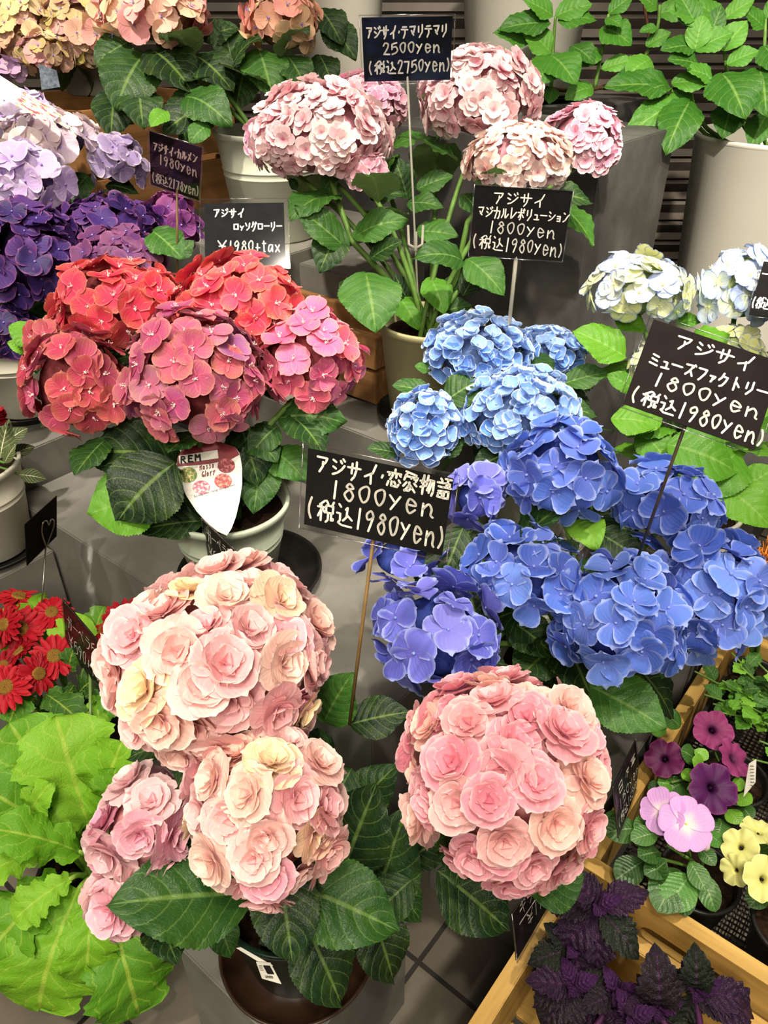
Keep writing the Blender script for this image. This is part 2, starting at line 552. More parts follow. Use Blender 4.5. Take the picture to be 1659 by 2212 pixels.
G_DK = [S('#16301a'), S('#1b3a1c'), S('#23451f'), S('#122818')]
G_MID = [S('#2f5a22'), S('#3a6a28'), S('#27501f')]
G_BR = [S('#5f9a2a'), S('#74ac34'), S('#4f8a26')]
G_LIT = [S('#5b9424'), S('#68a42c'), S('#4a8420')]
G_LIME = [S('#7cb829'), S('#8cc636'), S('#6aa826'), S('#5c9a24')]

def leaf(parent, B, T, up=None, kind='hyd', col=G_DK, wf=1., var=None, label=None):
    B, T = Vector(B), Vector(T)
    X = T - B; L = X.length; X.normalize()
    if up is None: up = Vector((0, -.35, 1))
    Z = Vector(up) - X * X.dot(Vector(up))
    if Z.length < 1e-4: Z = X.orthogonal()
    Z.normalize(); Y = Z.cross(X)
    ms = leaves(kind)
    me = ms[R.randrange(len(ms)) if var is None else var % len(ms)]
    m = Matrix((X, Y, Z)).transposed().to_4x4()
    m = Matrix.Translation(B) @ m @ Matrix.Diagonal((L, L * wf, L, 1))
    o = put('leaf', me, parent, m, R.choice(col))
    if label: o['label'] = label
    return o

def pleaf(parent, bx, by, bd, tx, ty, td, **k):
    """leaf between two points of the place; up leans towards the light and the walkway unless given"""
    B, T = W(bx, by, bd), W(tx, ty, td)
    if 'up' not in k:
        k['up'] = Vector((0, 0, 1)) * .55 + (EYE - (B + T) / 2).normalized() * .6
    return leaf(parent, B, T, **k)

def stem(parent, pts, r0, r1=None, mat=None, name='stem'):
    mb = MB(); mb.tube(pts, r0, r1, 7)
    return put(name, mb.mesh(name, mat or M_STEM), parent)

# ------------------------------------------------------------------ flower heads
M_EYE_W = plain('cream_stamen', S('#f1e6dc'), .6, .2, .05, 60.)
M_EYE_B = plain('blue_eye', S('#7f93d6'), .5, .3, .1, 60.)
M_EYE_P = plain('violet_eye', S('#9a86c6'), .5, .3, .1, 60.)
M_EYE_Y = plain('pale_green_eye', S('#e0e8a8'), .5, .3, .1, 60.)
def _core(name, col): return plain('flower_stalks_' + name, col, .8, .1, .35, 90.)

PK = petal_mat('double_pink_petal', S('#ea9fb6'), S('#fdeee4'), .50, .40, vein=.05, trans=.25)
RD = petal_mat('red_mophead_petal', S('#d8406c'), S('#eeaa94'), .30, .35, patch=S('#b8b830'), pa=.95, vein=.30)
BL = petal_mat('deep_blue_petal', S('#7f74cf'), S('#b9c8f2'), .22, .55, vein=.16)
LB = petal_mat('light_blue_petal', S('#a9c4ee'), S('#f2f7fb'), .35, .75, vein=.08)
TM = petal_mat('rosette_petal', S('#dc7894'), S('#fff5f0'), .80, .7, vein=.08, trans=.25)
YB = petal_mat('cream_blue_petal', S('#eef0c0'), S('#7f95dc'), .75, .75, vein=.08)
LV = petal_mat('lavender_petal', S('#b99ad8'), S('#f7e8ea'), .30, .55, vein=.10)
PU = petal_mat('dark_purple_petal', S('#3c2a78'), S('#a05a90'), .45, .45, vein=.12)
CR = petal_mat('peach_petal', S('#f3d3a2'), S('#f2b7ad'), .35, .25, vein=.10)
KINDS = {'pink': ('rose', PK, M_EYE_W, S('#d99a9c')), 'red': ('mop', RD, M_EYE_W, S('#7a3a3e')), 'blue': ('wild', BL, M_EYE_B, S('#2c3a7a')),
         'lblue': ('cup', LB, M_EYE_B, S('#5f78a8')), 'temari': ('temari', TM, M_EYE_W, S('#b8808c')), 'yblue': ('mop', YB, M_EYE_Y, S('#7c8a5a')),
         'lav': ('ruff', LV, M_EYE_P, S('#6f6088')), 'purp': ('ruff', PU, M_EYE_P, S('#1d1030')), 'peach': ('mop', CR, M_EYE_P, S('#8a6a50'))}

_at = {}
def _attr(kind, *a, **k):
    def f():
        if kind not in _at: _at[kind] = petal_mat(*a, attr=True, **k)
        return _at[kind]
    return f
ATTR = {'lblue': _attr('lblue', 'light_blue_petal_far', S('#a9c4ee'), S('#f2f7fb'), .35, .75, vein=.08),
        'temari': _attr('temari', 'rosette_petal_far', S('#dc7894'), S('#fff5f0'), .80, .7, vein=.08, trans=.25),
        'purp': _attr('purp', 'dark_purple_petal_far', S('#3c2a78'), S('#a05a90'), .45, .45, vein=.12),
        'peach': _attr('peach', 'peach_petal_far', S('#f3d3a2'), S('#f2b7ad'), .35, .25, vein=.10)}

def head(parent, cx, cy, rw, rh, d, kind, fpx, colf, low=-.5, cov=1., lean=None, jit=.40, label=None, nmax=96, size_in=.30):
    """a mophead: an inner ball of flower stalks carrying separate florets"""
    shape, mat, eye, corec = KINDS[kind]
    c = W(cx, cy, d)
    F = fpx * d / FPX
    e = math.atan2(c.z - EYE.z, (c - EYE).to_2d().length)
    a = rw * d / FPX
    bb = (rh * d / FPX) ** 2 - (a * math.sin(e)) ** 2
    b = math.sqrt(max(bb, (.62 * a) ** 2)) / max(.3, math.cos(e)) if bb > 0 else .62 * a
    b = max(.6 * a, min(b, 1.12 * a))
    a = max(a - size_in * F, .4 * a); b = max(b - size_in * F, .4 * b)
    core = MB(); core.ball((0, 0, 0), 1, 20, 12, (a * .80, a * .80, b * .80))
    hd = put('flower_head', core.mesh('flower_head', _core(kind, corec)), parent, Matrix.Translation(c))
    if label: hd['label'] = label
    SA = 4 * PI * (((a * a) ** 1.6 + 2 * (a * b) ** 1.6) / 3) ** (1 / 1.6) * (1 - low) / 2
    n = int(cov * SA / (F * F * .46))
    n = max(8, min(n, nmax))
    fl = floret_set(shape, mat, eye)
    todo = []
    rng = random.Random(int(cx * 7 + cy))
    tocam = (EYE - c).normalized()
    for i in range(n):
        z = 1 - (1 - low) * (i + .5) / n
        ph = i * 2.399963 + rng.uniform(-.25, .25)
        q = math.sqrt(max(0, 1 - z * z))
        u = Vector((q * math.cos(ph), q * math.sin(ph), z))
        p = Vector((u.x * a, u.y * a, u.z * b))
        nrm = Vector((u.x / a, u.y / a, u.z / b)).normalized()
        if nrm.dot(tocam) < -.62: continue
        nj = (nrm + Vector((rng.uniform(-1, 1), rng.uniform(-1, 1), rng.uniform(-.6, 1.2))) * jit).normalized()
        X = nj.orthogonal().normalized(); Y = nj.cross(X)
        m3 = Matrix((X, Y, nj)).transposed()
        sc = F * (.56 if kind == 'temari' else .5) * rng.uniform(.88, 1.14)
        p = p * (rng.uniform(.93, 1.07) + .13 * noise.noise(u * 1.7 + Vector((cx, cy, 0)) * .37))
        m = Matrix.Translation(c + p) @ (m3 @ Matrix.Rotation(rng.random() * 6.28, 3, 'Z')).to_4x4() @ Matrix.Scale(sc, 4)
        todo.append((nrm.dot(tocam), m, rng.randrange(len(fl)), colf(u, rng)))
    todo.sort(key=lambda q: -q[0])
    for _d, m, k, colr in todo[:96]:
        put('floret', fl[k][1], hd, m, colr)
    if len(todo) > 96:      # those that show least
        mb = MB(); mb.usetint = True
        for _d, m, k, colr in todo[96:]:
            mb.add(fl[k][0], Matrix.Translation(-c) @ m, colr)
        put('floret_mass', mb.mesh('floret_mass', [ATTR[kind](), eye]), hd, Matrix.Translation(c))['kind'] = 'stuff'
    return hd, c, a, b

def pal(*cols, up=None):
    """random mix between neighbouring colours of a list"""
    def f(u, r):
        x, y = r.choice(cols), r.choice(cols)
        k = mixc(x, y, r.random() * .6)
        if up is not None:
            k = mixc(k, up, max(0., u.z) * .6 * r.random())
        j = r.uniform(.93, 1.07)
        return (k[0] * j, k[1] * j, k[2] * j, 1)
    return f

# ------------------------------------------------------------------ pots
def pot(parent, c, rtop, rbot, h, mat, name='pot', lip=.007, bands=True, soil=True):
    """c: centre of the base"""
    mb = MB(); t = .0035
    rr = lambda z: rbot + (rtop - rbot) * z / h
    prof = [(.002, 0), (rbot - .004, 0), (rbot, .004)]
    if bands:
        for z in (h * .60, h * .66):
            prof += [(rr(z), z), (rr(z) + .0012, z + .001), (rr(z) + .0012, z + .0025), (rr(z), z + .0035)]
    prof += [(rr(h - lip * 1.6), h - lip * 1.6), (rr(h) + lip * .25, h - lip * 1.4), (rr(h) + lip * .45, h - .0022), (rr(h) + lip * .3, h), (rr(h) - t * .6, h), (rr(h) - t, h - .003)]
    prof += [(rr(h * .25) - t, h * .25), (.002, h * .25)]
    mb.lathe(prof, (0, 0, 0), 56)
    o = put(name, mb.mesh(name, mat), parent, Matrix.Translation(c))
    if soil:
        sb = MB(); zs = h * .86; rs = rr(zs) - t - .0006
        P = []
        for i in range(9):
            q = rs * i / 8
            P.append([(q * math.cos(2 * PI * j / 36), q * math.sin(2 * PI * j / 36), zs + (.004 * noise.noise(Vector((q * 90 * math.cos(2 * PI * j / 36), q * 90 * math.sin(2 * PI * j / 36), c[0] * 9))) if 0 < i < 8 else 0)) for j in range(36)])
        sb.grid(P, close=True)
        put('soil', sb.mesh('soil', M_SOIL), parent, Matrix.Translation(c))
    return o

def saucer(c, r, h, mat, label, cat='plant saucer', group=None):
    mb = MB()
    mb.lathe([(.002, 0), (r * .84, 0), (r * .97, h * .85), (r, h * .9), (r, h), (r * .965, h), (r * .95, h * .85), (r * .82, .0035), (r * .60, .003), (r * .58, .0045), (r * .56, .003), (.002, .003)], (0, 0, 0), 64)
    o = put('plant_saucer', mb.mesh('plant_saucer', mat), None, Matrix.Translation(c))
    return tag(o, label, cat, group)

AX = Vector((.780, -.626, 0)); BX = Vector((.626, .780, 0))
def plinth(corner, la, lb, z0, z1, label, mat=None, name='display_plinth', straight=False):
    """box from its left-hand floor corner, running la along AX and lb along BX"""
    ax, bx = (Vector((1, 0, 0)), Vector((0, 1, 0))) if straight else (AX, BX)
    c = Vector((corner[0], corner[1], 0)) + ax * la / 2 + bx * lb / 2
    c.z = (z0 + z1) / 2
    mb = MB()
    mb.box((0, 0, 0), (la / 2, lb / 2, (z1 - z0) / 2))
    rot = Matrix.Rotation(0 if straight else math.atan2(AX.y, AX.x), 4, 'Z')
    o = put(name, mb.mesh(name, mat or M_PLINTH, bevel=.002), None, Matrix.Translation(c) @ rot)
    return tag(o, label, 'plinth')

# ------------------------------------------------------------------ handwriting: strokes on a 10 x 10 grid, y up; ~ marks a curved stroke
GLY = {
 'ア': "18 88 76 65;56 54 31", 'ジ': "18 37;15 34;11 42 74 96;68 77;89 98", 'サ': "06 96;38 33;69 65 52 30", 'イ': "89 65 13;55 50",
 '・': "44 55", 'テ': "28 78;06 96;56 53 30", 'マ': "18 88 64 43;35 62", 'リ': "28 24;79 74 52 30", 'カ': "06 86 83 70 60;49 45 20",
 'ル': "28 24 01;58 51 61 94", 'メ': "79 44 10;27 72", 'ン': "18 37;11 42 76 97", 'ロ': "17 12;17 87 82;12 82", 'ッ': "15 24;44 53;85 64 31",
 'ソ': "18 35;88 73 31", 'グ': "39 25 04;37 77 64 41 20;78 87;89 98", 'ー': "05 95", 'レ': "29 21 31 96", 'ボ': "06 86;49 41 30;34 12;64 82;78 87;89 98",
 'ュ': "25 65 61;11 91", 'シ': "18 37;15 34;11 42 74 96", 'ョ': "25 75 71;23 73;21 71", 'ミ': "28 77;25 74;12 81", 'ズ': "18 78 54 21;55 81;68 77;89 98",
 'フ': "18 88 75 41 30", 'ァ': "15 75 64 53;44 42 31", 'ク': "39 26 04;37 77 64 41 20", 'ト': "39 30;36 73", 'ガ': "06 86 83 70 60;49 45 20;78 87;89 98",
 'ベ': "05 37 82;67 76;79 88", 'ラ': "28 78;16 86 84 61 30", 'ギ': "27 78;14 85;49 60;78 87;89 98", 'ヌ': "18 78 64 42 20;35 81", '寸': "07 97;69 61 50;35 43",
 '日': "28 20;28 78 70;24 74;20 70", '々': "38 25 13;37 77 54 31;45 63", '草': "08 98;39 37;69 67;26 76 73 23 26;24 74;02 92;54 50",
 '恋': "59 58;07 97;47 35 24;67 65;27 16;87 96;13 01;33 31 41 71 82;53 62;84 93", '愛': "19 88;28 17;57 56;87 76;05 17 97 85;24 02;44 42 62;74 93;43 10;32 62 40 10;43 80",
 '物': "28 15;06 46;29 20;03 44;59 45;57 97 92 80;77 52;87 61", '語': "29 38;07 47;15 45;13 43;11 10 40 42 12;59 99;79 65;57 87 85;45 95;53 50 80 83 53",
 '税': "49 17;06 46;27 20;25 02;26 44;59 68;99 87;57 97 94 54 57;64 61 50;84 81 91 92", '込': "19 28;05 25 22 11;11 30 90;57 68 64 42;65 93",
 '0': "~59 27 24 41 62 75 78 59", '1': "59 40", '2': "~27 49 78 65 20;20 80", '5': "38 28 24;38 79;~25 66 83 61 20", '6': "~69 35 22 41 71 73 55 24",
 '7': "18 78 50", '8': "~59 37 56 73 50 23 56 77 59", '9': "~77 59 27 35 66 77;77 64 40", 'y': "17 44;77 20", 'e': "~24 74 66 37 23 40 72", 'n': "26 20;~23 56 74 71 80",
 '(': "~49 26 23 40", ')': "~39 56 53 30", '¥': "19 55;99 55;55 50;25 85;22 82", 't': "49 41 61;27 77", 'a': "~76 36 22 41 75;76 71", 'x': "26 71;76 21", '+': "47 42;24 74",
 'T': "17 87;47 40", 'R': "20 29;~29 69 76 25;45 80", 'o': "~46 23 40 63 46", 's': "~65 36 44 62 30", 'G': "~78 48 14 40 73;43 83 80", 'l': "49 40", 'r': "36 30;~34 56 66", ' ': "",
}
ADV = {c: .62 for c in '0256789yentaxTRGosr+'}
ADV.update({'1': .5, '(': .5, ')': .5, '・': .45, 'ュ': .8, 'ョ': .8, 'ァ': .75, 'ッ': .8, ' ': .4, 'l': .35, 't': .5})

def ribbon(mb, pts, w, N):
    """flat pen stroke with round ends in the plane whose normal is N"""
    for i in range(len(pts) - 1):
        a, b = pts[i], pts[i + 1]
        t = (b - a)
        if t.length < 1e-7: continue
        s = N.cross(t.normalized()) * w
        mb.face(*[mb.vert(q) for q in (a - s, b - s, b + s, a + s)])
    X = N.orthogonal().normalized(); Y = N.cross(X)
    for p in pts:
        mb.face(*[mb.vert(p + (X * math.cos(k * PI / 4) + Y * math.sin(k * PI / 4)) * w) for k in range(8)])

def write(mb, text, P0, P1, upv, N, w):
    """text between two baseline points; upv: vector of one letter height"""
    tot = sum(ADV.get(c, 1.) for c in text)
    u = (P1 - P0) / tot
    x = 0.
    for ch in text:
        adv = ADV.get(ch, 1.)
        for st in filter(None, GLY.get(ch, '').split(';')):
            curved = st[0] == '~'
            g = [(int(q[0]) / 10., int(q[1]) / 9.) for q in st.lstrip('~').split()]
            if adv <= .65: g = [(min(1., max(0., (a - .1) / .8)), b) for a, b in g]
            jit = [(a + R.uniform(-.02, .02), b + R.uniform(-.02, .02)) for a, b in g]
            if curved and g[0] == g[-1]: jit[-1] = jit[0]
            pts = [P0 + u * (x + adv * (.06 + .88 * a)) + upv * b for a, b in jit]
            if curved: pts = catmull(pts, 5)
            ribbon(mb, pts, w, N)
        x += adv

def quad_depths(q, dmean):
    """four photo corners (tl, tr, br, bl) of a flat card -> its four corners in space, the mean depth being dmean"""
    r = [FWD + RGT * ((x - CX) / FPX) + UPV * (-(y - CY) / FPX) for x, y in q]
    # d0 r0 - d1 r1 + d2 r2 - d3 r3 = 0 with d0 = 1
    A = Matrix((r[1], -r[2], r[3])).transposed()
    d = A.inverted() @ r[0]
    d = [1., d.x, d.y, d.z]
    m = sum(d) / 4
    return [EYE + r[k] * (d[k] / m * dmean) for k in range(4)]

def price_sign(q, d, lines, label, stake=None, sleeve=.0, pen=.0007, card=None, stakemat=None, back=False, rods=False, stake_r=.0016, cat='price sign', name='price_sign'):
    """q: card corners in the photo; lines: (text, x0, y0, x1, y1, height px) on the card"""
    P = quad_depths(q, d)
    o0 = (P[0] + P[1] + P[2] + P[3]) / 4
    N = (P[3] - P[0]).cross(P[1] - P[0]).normalized()
    if N.dot(EYE - o0) < 0: N = -N
    upd = ((P[0] - P[3]) + (P[1] - P[2])).normalized()
    root = thing(name, o0 - upd * (P[0] - P[3]).length * .5, label, cat)
    def slab(K, t, off, nm, mat, par):
        mb = MB(); c = sum(K, Vector()) / 4
        ids = [mb.vert(p + N * (off - t / 2)) for p in K] + [mb.vert(p + N * (off + t / 2)) for p in K]
        for f in ((3, 2, 1, 0), (4, 5, 6, 7), (0, 1, 5, 4), (1, 2, 6, 5), (2, 3, 7, 6), (3, 0, 4, 7)): mb.face(*[ids[k] for k in f])
        return put(nm, mb.mesh(nm, mat, smooth=False), par)
    cardo = slab(P, .0009, 0, 'card', card or M_CARD, root)
    def on(x, y, off=.0009):
        r = FWD + RGT * ((x - CX) / FPX) + UPV * (-(y - CY) / FPX)
        return EYE + r * ((o0 - EYE).dot(N) / r.dot(N)) + N * off
    if lines:
        mb = MB()
        for text, x0, y0, x1, y1, hp in lines:
            if text == '_':
                ribbon(mb, [on(x0, y0), on(x1, y1)], pen, N); continue
            p0, p1 = on(x0, y0), on(x1, y1)
            # a letter height in the photo, turned into a vector along the card's upright
            h1 = on(x0 + (q[0][0] - q[3][0]) / max(1, math.hypot(q[0][0] - q[3][0], q[0][1] - q[3][1])) * hp, y0 + (q[0][1] - q[3][1]) / max(1, math.hypot(q[0][0] - q[3][0], q[0][1] - q[3][1])) * hp) - p0
            write(mb, text, p0, p1, h1, N, pen)
        put('lettering', mb.mesh('lettering', M_CHALK, smooth=False), cardo)
    if sleeve:
        K = []
        for k in range(4):
            pa, pb = P[(k + 1) % 4], P[(k - 1) % 4]
            K.append(P[k] + (P[k] - pa).normalized() * sleeve + (P[k] - pb).normalized() * sleeve)
        slab(K, .0016, .0012, 'clear_sleeve', M_CLEAR, root)
        mb = MB()
        for k in range(4):
            mb.tube([K[k] + N * .001, K[(k + 1) % 4] + N * .001], .0007, n=5)
        put('sleeve_edge', mb.mesh('sleeve_edge', M_EDGE), root)
    if stake:
        (x0, y0), (x1, y1, d1) = stake
        a = on(x0, y0, -.003); a = a + upd * .012
        b = W(x1, y1, d1)
        mb = MB(); mb.tube([a, b], stake_r, n=8)
        put('stake', mb.mesh('stake', stakemat or M_ROD), root)
        if rods:                # little clear fork that the rod stands in
            f = a.lerp(b, rods)
            mb = MB()
            for s in (-1, 1):
                mb.tube([f, f + RGT * .010 * s + UPV * .006, f + RGT * .011 * s + UPV * .034], .0022, n=6)
            mb.tube([f - UPV * .004, f + UPV * .024], .003, n=8)
            put('fork', mb.mesh('fork', M_ROD), root)
    return root, P, N, on

M_EDGE = clear_mat('clear_plastic_edge', (.93, .93, .92, 1), .9, .12)
_t = NT('clear_acrylic_rod')
_tr = _t.n('ShaderNodeBsdfTransparent'); _tr.inputs[0].default_value = (.86, .85, .80, 1)
_gl = _t.princ(S('#c9c6b8'), .12, .6)
_m = _t.n('ShaderNodeMixShader'); _m.inputs[0].default_value = .42
_t.l(_tr.outputs[0], _m.inputs[1]); _t.l(_gl, _m.inputs[2])
M_ROD = _t.done(_m.outputs[0])
M_BAMBOO = plain('brown_wire', S('#7a6238'), .5, .4, .25, 50.)
M_DARKROD = plain('dark_wire', S('#4a4032'), .5, .4, .25, 50.)

# ------------------------------------------------------------------ the setting
t = NT('dark_floor_tile'); c = t.coord()
mp = t.n('ShaderNodeMapping'); t.l(c, mp.inputs[0]); mp.inputs['Rotation'].default_value = (0, 0, -math.atan2(AX.y, AX.x))
bk = t.n('ShaderNodeTexBrick'); t.l(mp.outputs[0], bk.inputs['Vector'])
bk.offset = 0.0; bk.inputs['Scale'].default_value = 1.0
bk.inputs['Brick Width'].default_value = .15; bk.inputs['Row Height'].default_value = .15
bk.inputs['Mortar Size'].default_value = .004; bk.inputs['Mortar Smooth'].default_value = .3
bk.inputs['Color1'].default_value = S('#6d6559'); bk.inputs['Color2'].default_value = S('#7a7264'); bk.inputs['Mortar'].default_value = S('#221f1b')
n1 = t.noise(c, 9., 5., .6)
col = t.mix(t.step(n1, .3, .7, 0., .4), bk.outputs['Color'], S('#3c372f'))
M_FLOOR = t.done(t.princ(col, .45, .4, t.bump(t.math('SUBTRACT', t.math('MULTIPLY', n1, .15), bk.outputs['Fac']), .4, .003)))
mb = MB(); mb.box((0, 1.2, -.02), (3.4, 2.4, .02))
tag(put('floor', mb.mesh('floor', M_FLOOR, smooth=False)), None, None, kind='structure')

M_LOUV = plain('dark_metal_louvre', S('#6a625a'), .38, .5, .15, 20.)
mb = MB(); mb.box((0, 2.62, 1.1), (3.4, .02, 1.1))
for k in range(34):
    z = .12 + k * .062
    mb.box((0, 2.585, z), (3.4, .022, .006), Matrix.Rotation(-.75, 3, 'X'))
    mb.box((0, 2.565, z - .024), (3.4, .004, .010))
tag(put('wall_back', mb.mesh('wall_back', M_LOUV, smooth=False)), None, None, kind='structure')

P0 = Vector((-.607, 1.15, 0))
def AB(a, b, z=0.): return P0 + AX * a + BX * b + Vector((0, 0, z))
def pl(a0, a1, b0, b1, z1, label, mat=None, z0=0.):
    p = AB(a0, b0); return plinth((p.x, p.y), a1 - a0, b1 - b0, z0, z1, label, mat)

plinth((-.239, .457), .19, .19, 0, .208, 'small grey plinth at the front under the dark green pot')
pl(0, .80, -.05, .30, .40, 'long grey plinth under the mint green pot of red flowers')
pl(-.36, -.01, -.03, .47, .467, 'grey plinth at the left carrying the dark purple flowers')
pl(-.193, .107, -.40, -.055, .34, 'grey plinth beside the gerberas under the small white pot')
pl(.15, .62, .31, .76, .535, 'grey plinth under the olive pot of pale pink rosette flowers')
pl(.63, .83, .31, .56, .40, 'grey plinth hidden behind the light blue flowers')
pl(.84, 1.043, .03, .25, .31, 'grey plinth under the pot of deep blue flowers')
pl(.86, 1.043, .36, .64, .36, 'grey plinth under the cream and blue flowers at the right')
pl(.12, .60, .80, 1.13, .905, 'tall dark grey plinth behind the pale pink rosette flowers', M_PLINTH_DK)
pl(-.34, .10, .49, .90, .70, 'grey plinth under the large grey pot of peach flowers')
pl(-.34, -.05, .92, 1.2, .94, 'tall grey plinth under the white bucket in the back row', M_PLINTH_DK)
pl(-.12, .34, 1.21, 1.62, .90, 'tall dark grey plinth under the white bucket at the shutter', M_PLINTH_DK)
pl(.52, .95, 1.15, 1.60, .45, 'dark plinth under the big white bucket at the right edge', M_PLINTH_DK)
pl(1.047, 1.60, -.46, .62, .165, 'low dark platform under the two wooden crates', M_PLINTH_DK)

W1, W2 = S('#c9a45c'), S('#a98442')
M_PINE = wood_mat('yellow_pine', W1, W2)
M_PINE2 = wood_mat('tan_crate_wood', S('#a8794a'), S('#7c5530'), .7)

def board(parent, name, c, h, rotz, mat, hole=None):
    """board with a run of grain along local x; hole = (x, z, half length, radius) hand hole through y"""
    m = Matrix.Translation(c) @ Matrix.Rotation(rotz, 4, 'Z')
    if not hole:
        mb = MB(); mb.box((0, 0, 0), h)
        return put(name, mb.mesh(name, mat, bevel=.0012), parent, m)
    bm = bmesh.new()
    hx, hz, hl, hr = hole
    out = [bm.verts.new((x, -h[1], z)) for x, z in ((-h[0], -h[2]), (h[0], -h[2]), (h[0], h[2]), (-h[0], h[2]))]
    ring = []
    for k in range(9): ring.append((hx + hl + hr * math.sin(PI * k / 8), hz - hr * math.cos(PI * k / 8)))
    for k in range(9): ring.append((hx - hl - hr * math.sin(PI * k / 8), hz + hr * math.cos(PI * k / 8)))
    inn = [bm.verts.new((x, -h[1], z)) for x, z in ring]
    ed = []
    for L in (out, inn):
        for k in range(len(L)): ed.append(bm.edges.new((L[k], L[(k + 1) % len(L)])))
    f = bmesh.ops.triangle_fill(bm, use_beauty=True, edges=ed)['geom']
    fs = [x for x in f if isinstance(x, bmesh.types.BMFace)]
    r = bmesh.ops.extrude_face_region(bm, geom=fs)
    bmesh.ops.translate(bm, vec=(0, 2 * h[1], 0), verts=[x for x in r['geom'] if isinstance(x, bmesh.types.BMVert)])
    bmesh.ops.recalc_face_normals(bm, faces=bm.faces[:])
    me = bpy.data.meshes.new(name); bm.to_mesh(me); bm.free()
    me.materials.append(mat); me.uv_layers.new(name='uv')
    return put(name, me, parent, m)

def crate(a0, a1, b0, b1, z0, z1, label, hole=False, mat=None, slats=1, t_=.009):
    mat = mat or M_PINE
    root = thing('wooden_crate', AB((a0 + a1) / 2, (b0 + b1) / 2, z0), label, 'crate')
    rz = math.atan2(AX.y, AX.x); hz = (z1 - z0) / 2; zc = (z0 + z1) / 2
    la, lb = (a1 - a0) / 2, (b1 - b0) / 2
    for bq, hole_ in ((b0 + t_, hole), (b1 - t_, False)):
        for k in range(slats):
            zz = z0 + (k + .5) * (z1 - z0) / slats; hh = hz / slats * (.88 if slats > 1 else 1)
            board(root, 'long_board', AB((a0 + a1) / 2, bq, zz), (la, t_, hh), rz, mat, (-la + .128, hh - .043, .036, .011) if hole_ else None)
    for aq in (a0 + t_, a1 - t_):
        for k in range(slats):
            zz = z0 + (k + .5) * (z1 - z0) / slats; hh = hz / slats * (.88 if slats > 1 else 1)
            board(root, 'end_board', AB(aq, (b0 + b1) / 2, zz), (lb - 2 * t_, t_, hh), rz + PI / 2, mat)
    for k in range(4):
        w = (b1 - b0 - 4 * t_) / 8
        board(root, 'base_slat', AB((a0 + a1) / 2, b0 + 2 * t_ + w * (2 * k + 1), z0 + .005), (la - 2 * t_, w * .9, .005), rz, mat)
    return root

crate(1.054, 1.50, .0, .50, .166, .32, 'yellow wooden crate with a hand hole, holding petunias and periwinkle', True)
crate(1.040, 1.50, -.42, -.006, .166, .275, 'yellow wooden crate holding the dark purple velvet-leaved plants')
crate(-.78, -.37, .44, .86, 0.0, .93, 'tan slatted crate stack behind the lavender flowers', False, M_PINE2, 7)
crate(.16, .44, .40, .51, .5356, .66, 'tan wooden box beside the olive pot, behind the red flowers', False, M_PINE2, 2)
pl(.155, .29, .52, .74, .70, 'small grey box behind the tan wooden box, left of the olive pot', None, .5356)

# black net tray in the right-hand crate
root = thing('net_tray', AB(1.28, .25, .20), 'black net tray under the petunias in the right-hand crate', 'tray')
mb = MB(); rz = math.atan2(AX.y, AX.x); R3 = Matrix.Rotation(rz, 3, 'Z')
for k in range(58):
    a = 1.076 + k * .0070
    mb.box(AB(a, .25, .236), (.0008, .225, .0008), R3)
for k in range(64):
    b = .028 + k * .0070
    mb.box(AB(1.277, b, .236), (.200, .0008, .0008), R3)
put('net', mb.mesh('net', M_BLACKPL, smooth=False), root)
mb = MB()
for a, b, ha, hb in ((1.075, .25, .003, .228), (1.479, .25, .003, .228), (1.277, .024, .2, .003), (1.277, .476, .2, .003)):
    mb.box(AB(a, b, .209), (ha, hb, .030), R3)
put('rim', mb.mesh('rim', M_BLACKPL, smooth=False), root)
mb = MB(); mb.box(AB(1.277, .25, .184), (.205, .23, .005), R3)
put('base_board', mb.mesh('base_board', wood_mat('weathered_grey_board', S('#8a8070'), S('#5f574a')), smooth=False), root)

# ------------------------------------------------------------------ potted hydrangeas
def build_stems(root, soil, heads, r=.004, auto=3, lsize=.10, col=G_DK, kind='hyd', mat=None, spread=.035, fr=(.45, .72, .92)):
    rg = random.Random(int(soil.x * 1000) + len(heads))
    for hd, c, a, b in heads:
        s = soil + Vector((rg.uniform(-1, 1), rg.uniform(-1, 1), 0)) * spread
        top = c - Vector((0, 0, b * .75))
        mid = s.lerp(top, .5) + Vector((0, 0, .04)) + (top - s).to_2d().to_3d() * -.12
        P = bez(s, mid, top, 10)
        stem(root, P, r, r * .85, mat)
        ph = rg.random() * 6.28
        for f in fr[:auto]:
            i = min(9, int(f * 10)); q = P[i]; tdir = (P[i + 1] - P[i]).normalized()
            x = tdir.orthogonal().normalized(); y = tdir.cross(x)
            for sgn in (0, PI):
                dv = (x * math.cos(ph + sgn) + y * math.sin(ph + sgn)); dv = (dv + Vector((0, 0, rg.uniform(.0, .35)))).normalized()
                L = lsize * rg.uniform(.8, 1.15)
                mb = MB()
                leaf(root, q + dv * .015, q + dv * (.015 + L) + Vector((0, 0, -.25 * L * rg.random())), up=(0, 0, 1), kind=kind, col=col, wf=rg.uniform(.95, 1.2))
            ph += PI / 2

def hyd(label, base, rt, rb, h, potmat, group=None, soilname=True, bands=True):
    root = thing('potted_hydrangea', base, label, 'potted plant', group)
    pot(root, Vector(base), rt, rb, h, potmat, bands=bands)
    return root, Vector(base) + Vector((0, 0, h * .86))

M_MINT = plain('mint_plastic', S('#b9c4ae'), .42, .4, .05, 6.)
M_GREYPOT = plain('pale_grey_green_plastic', S('#b7baa9'), .45, .4, .05, 6.)
M_OLIVE = plain('olive_plastic', S('#a8a27a'), .45, .4, .06, 6.)
M_DKGREEN = plain('dark_green_plastic', S('#12301f'), .28, .5, .15, 20.)
M_OFFW = plain('off_white_plastic', S('#d9d5c4'), .4, .4, .05, 6.)
EPS = .0006

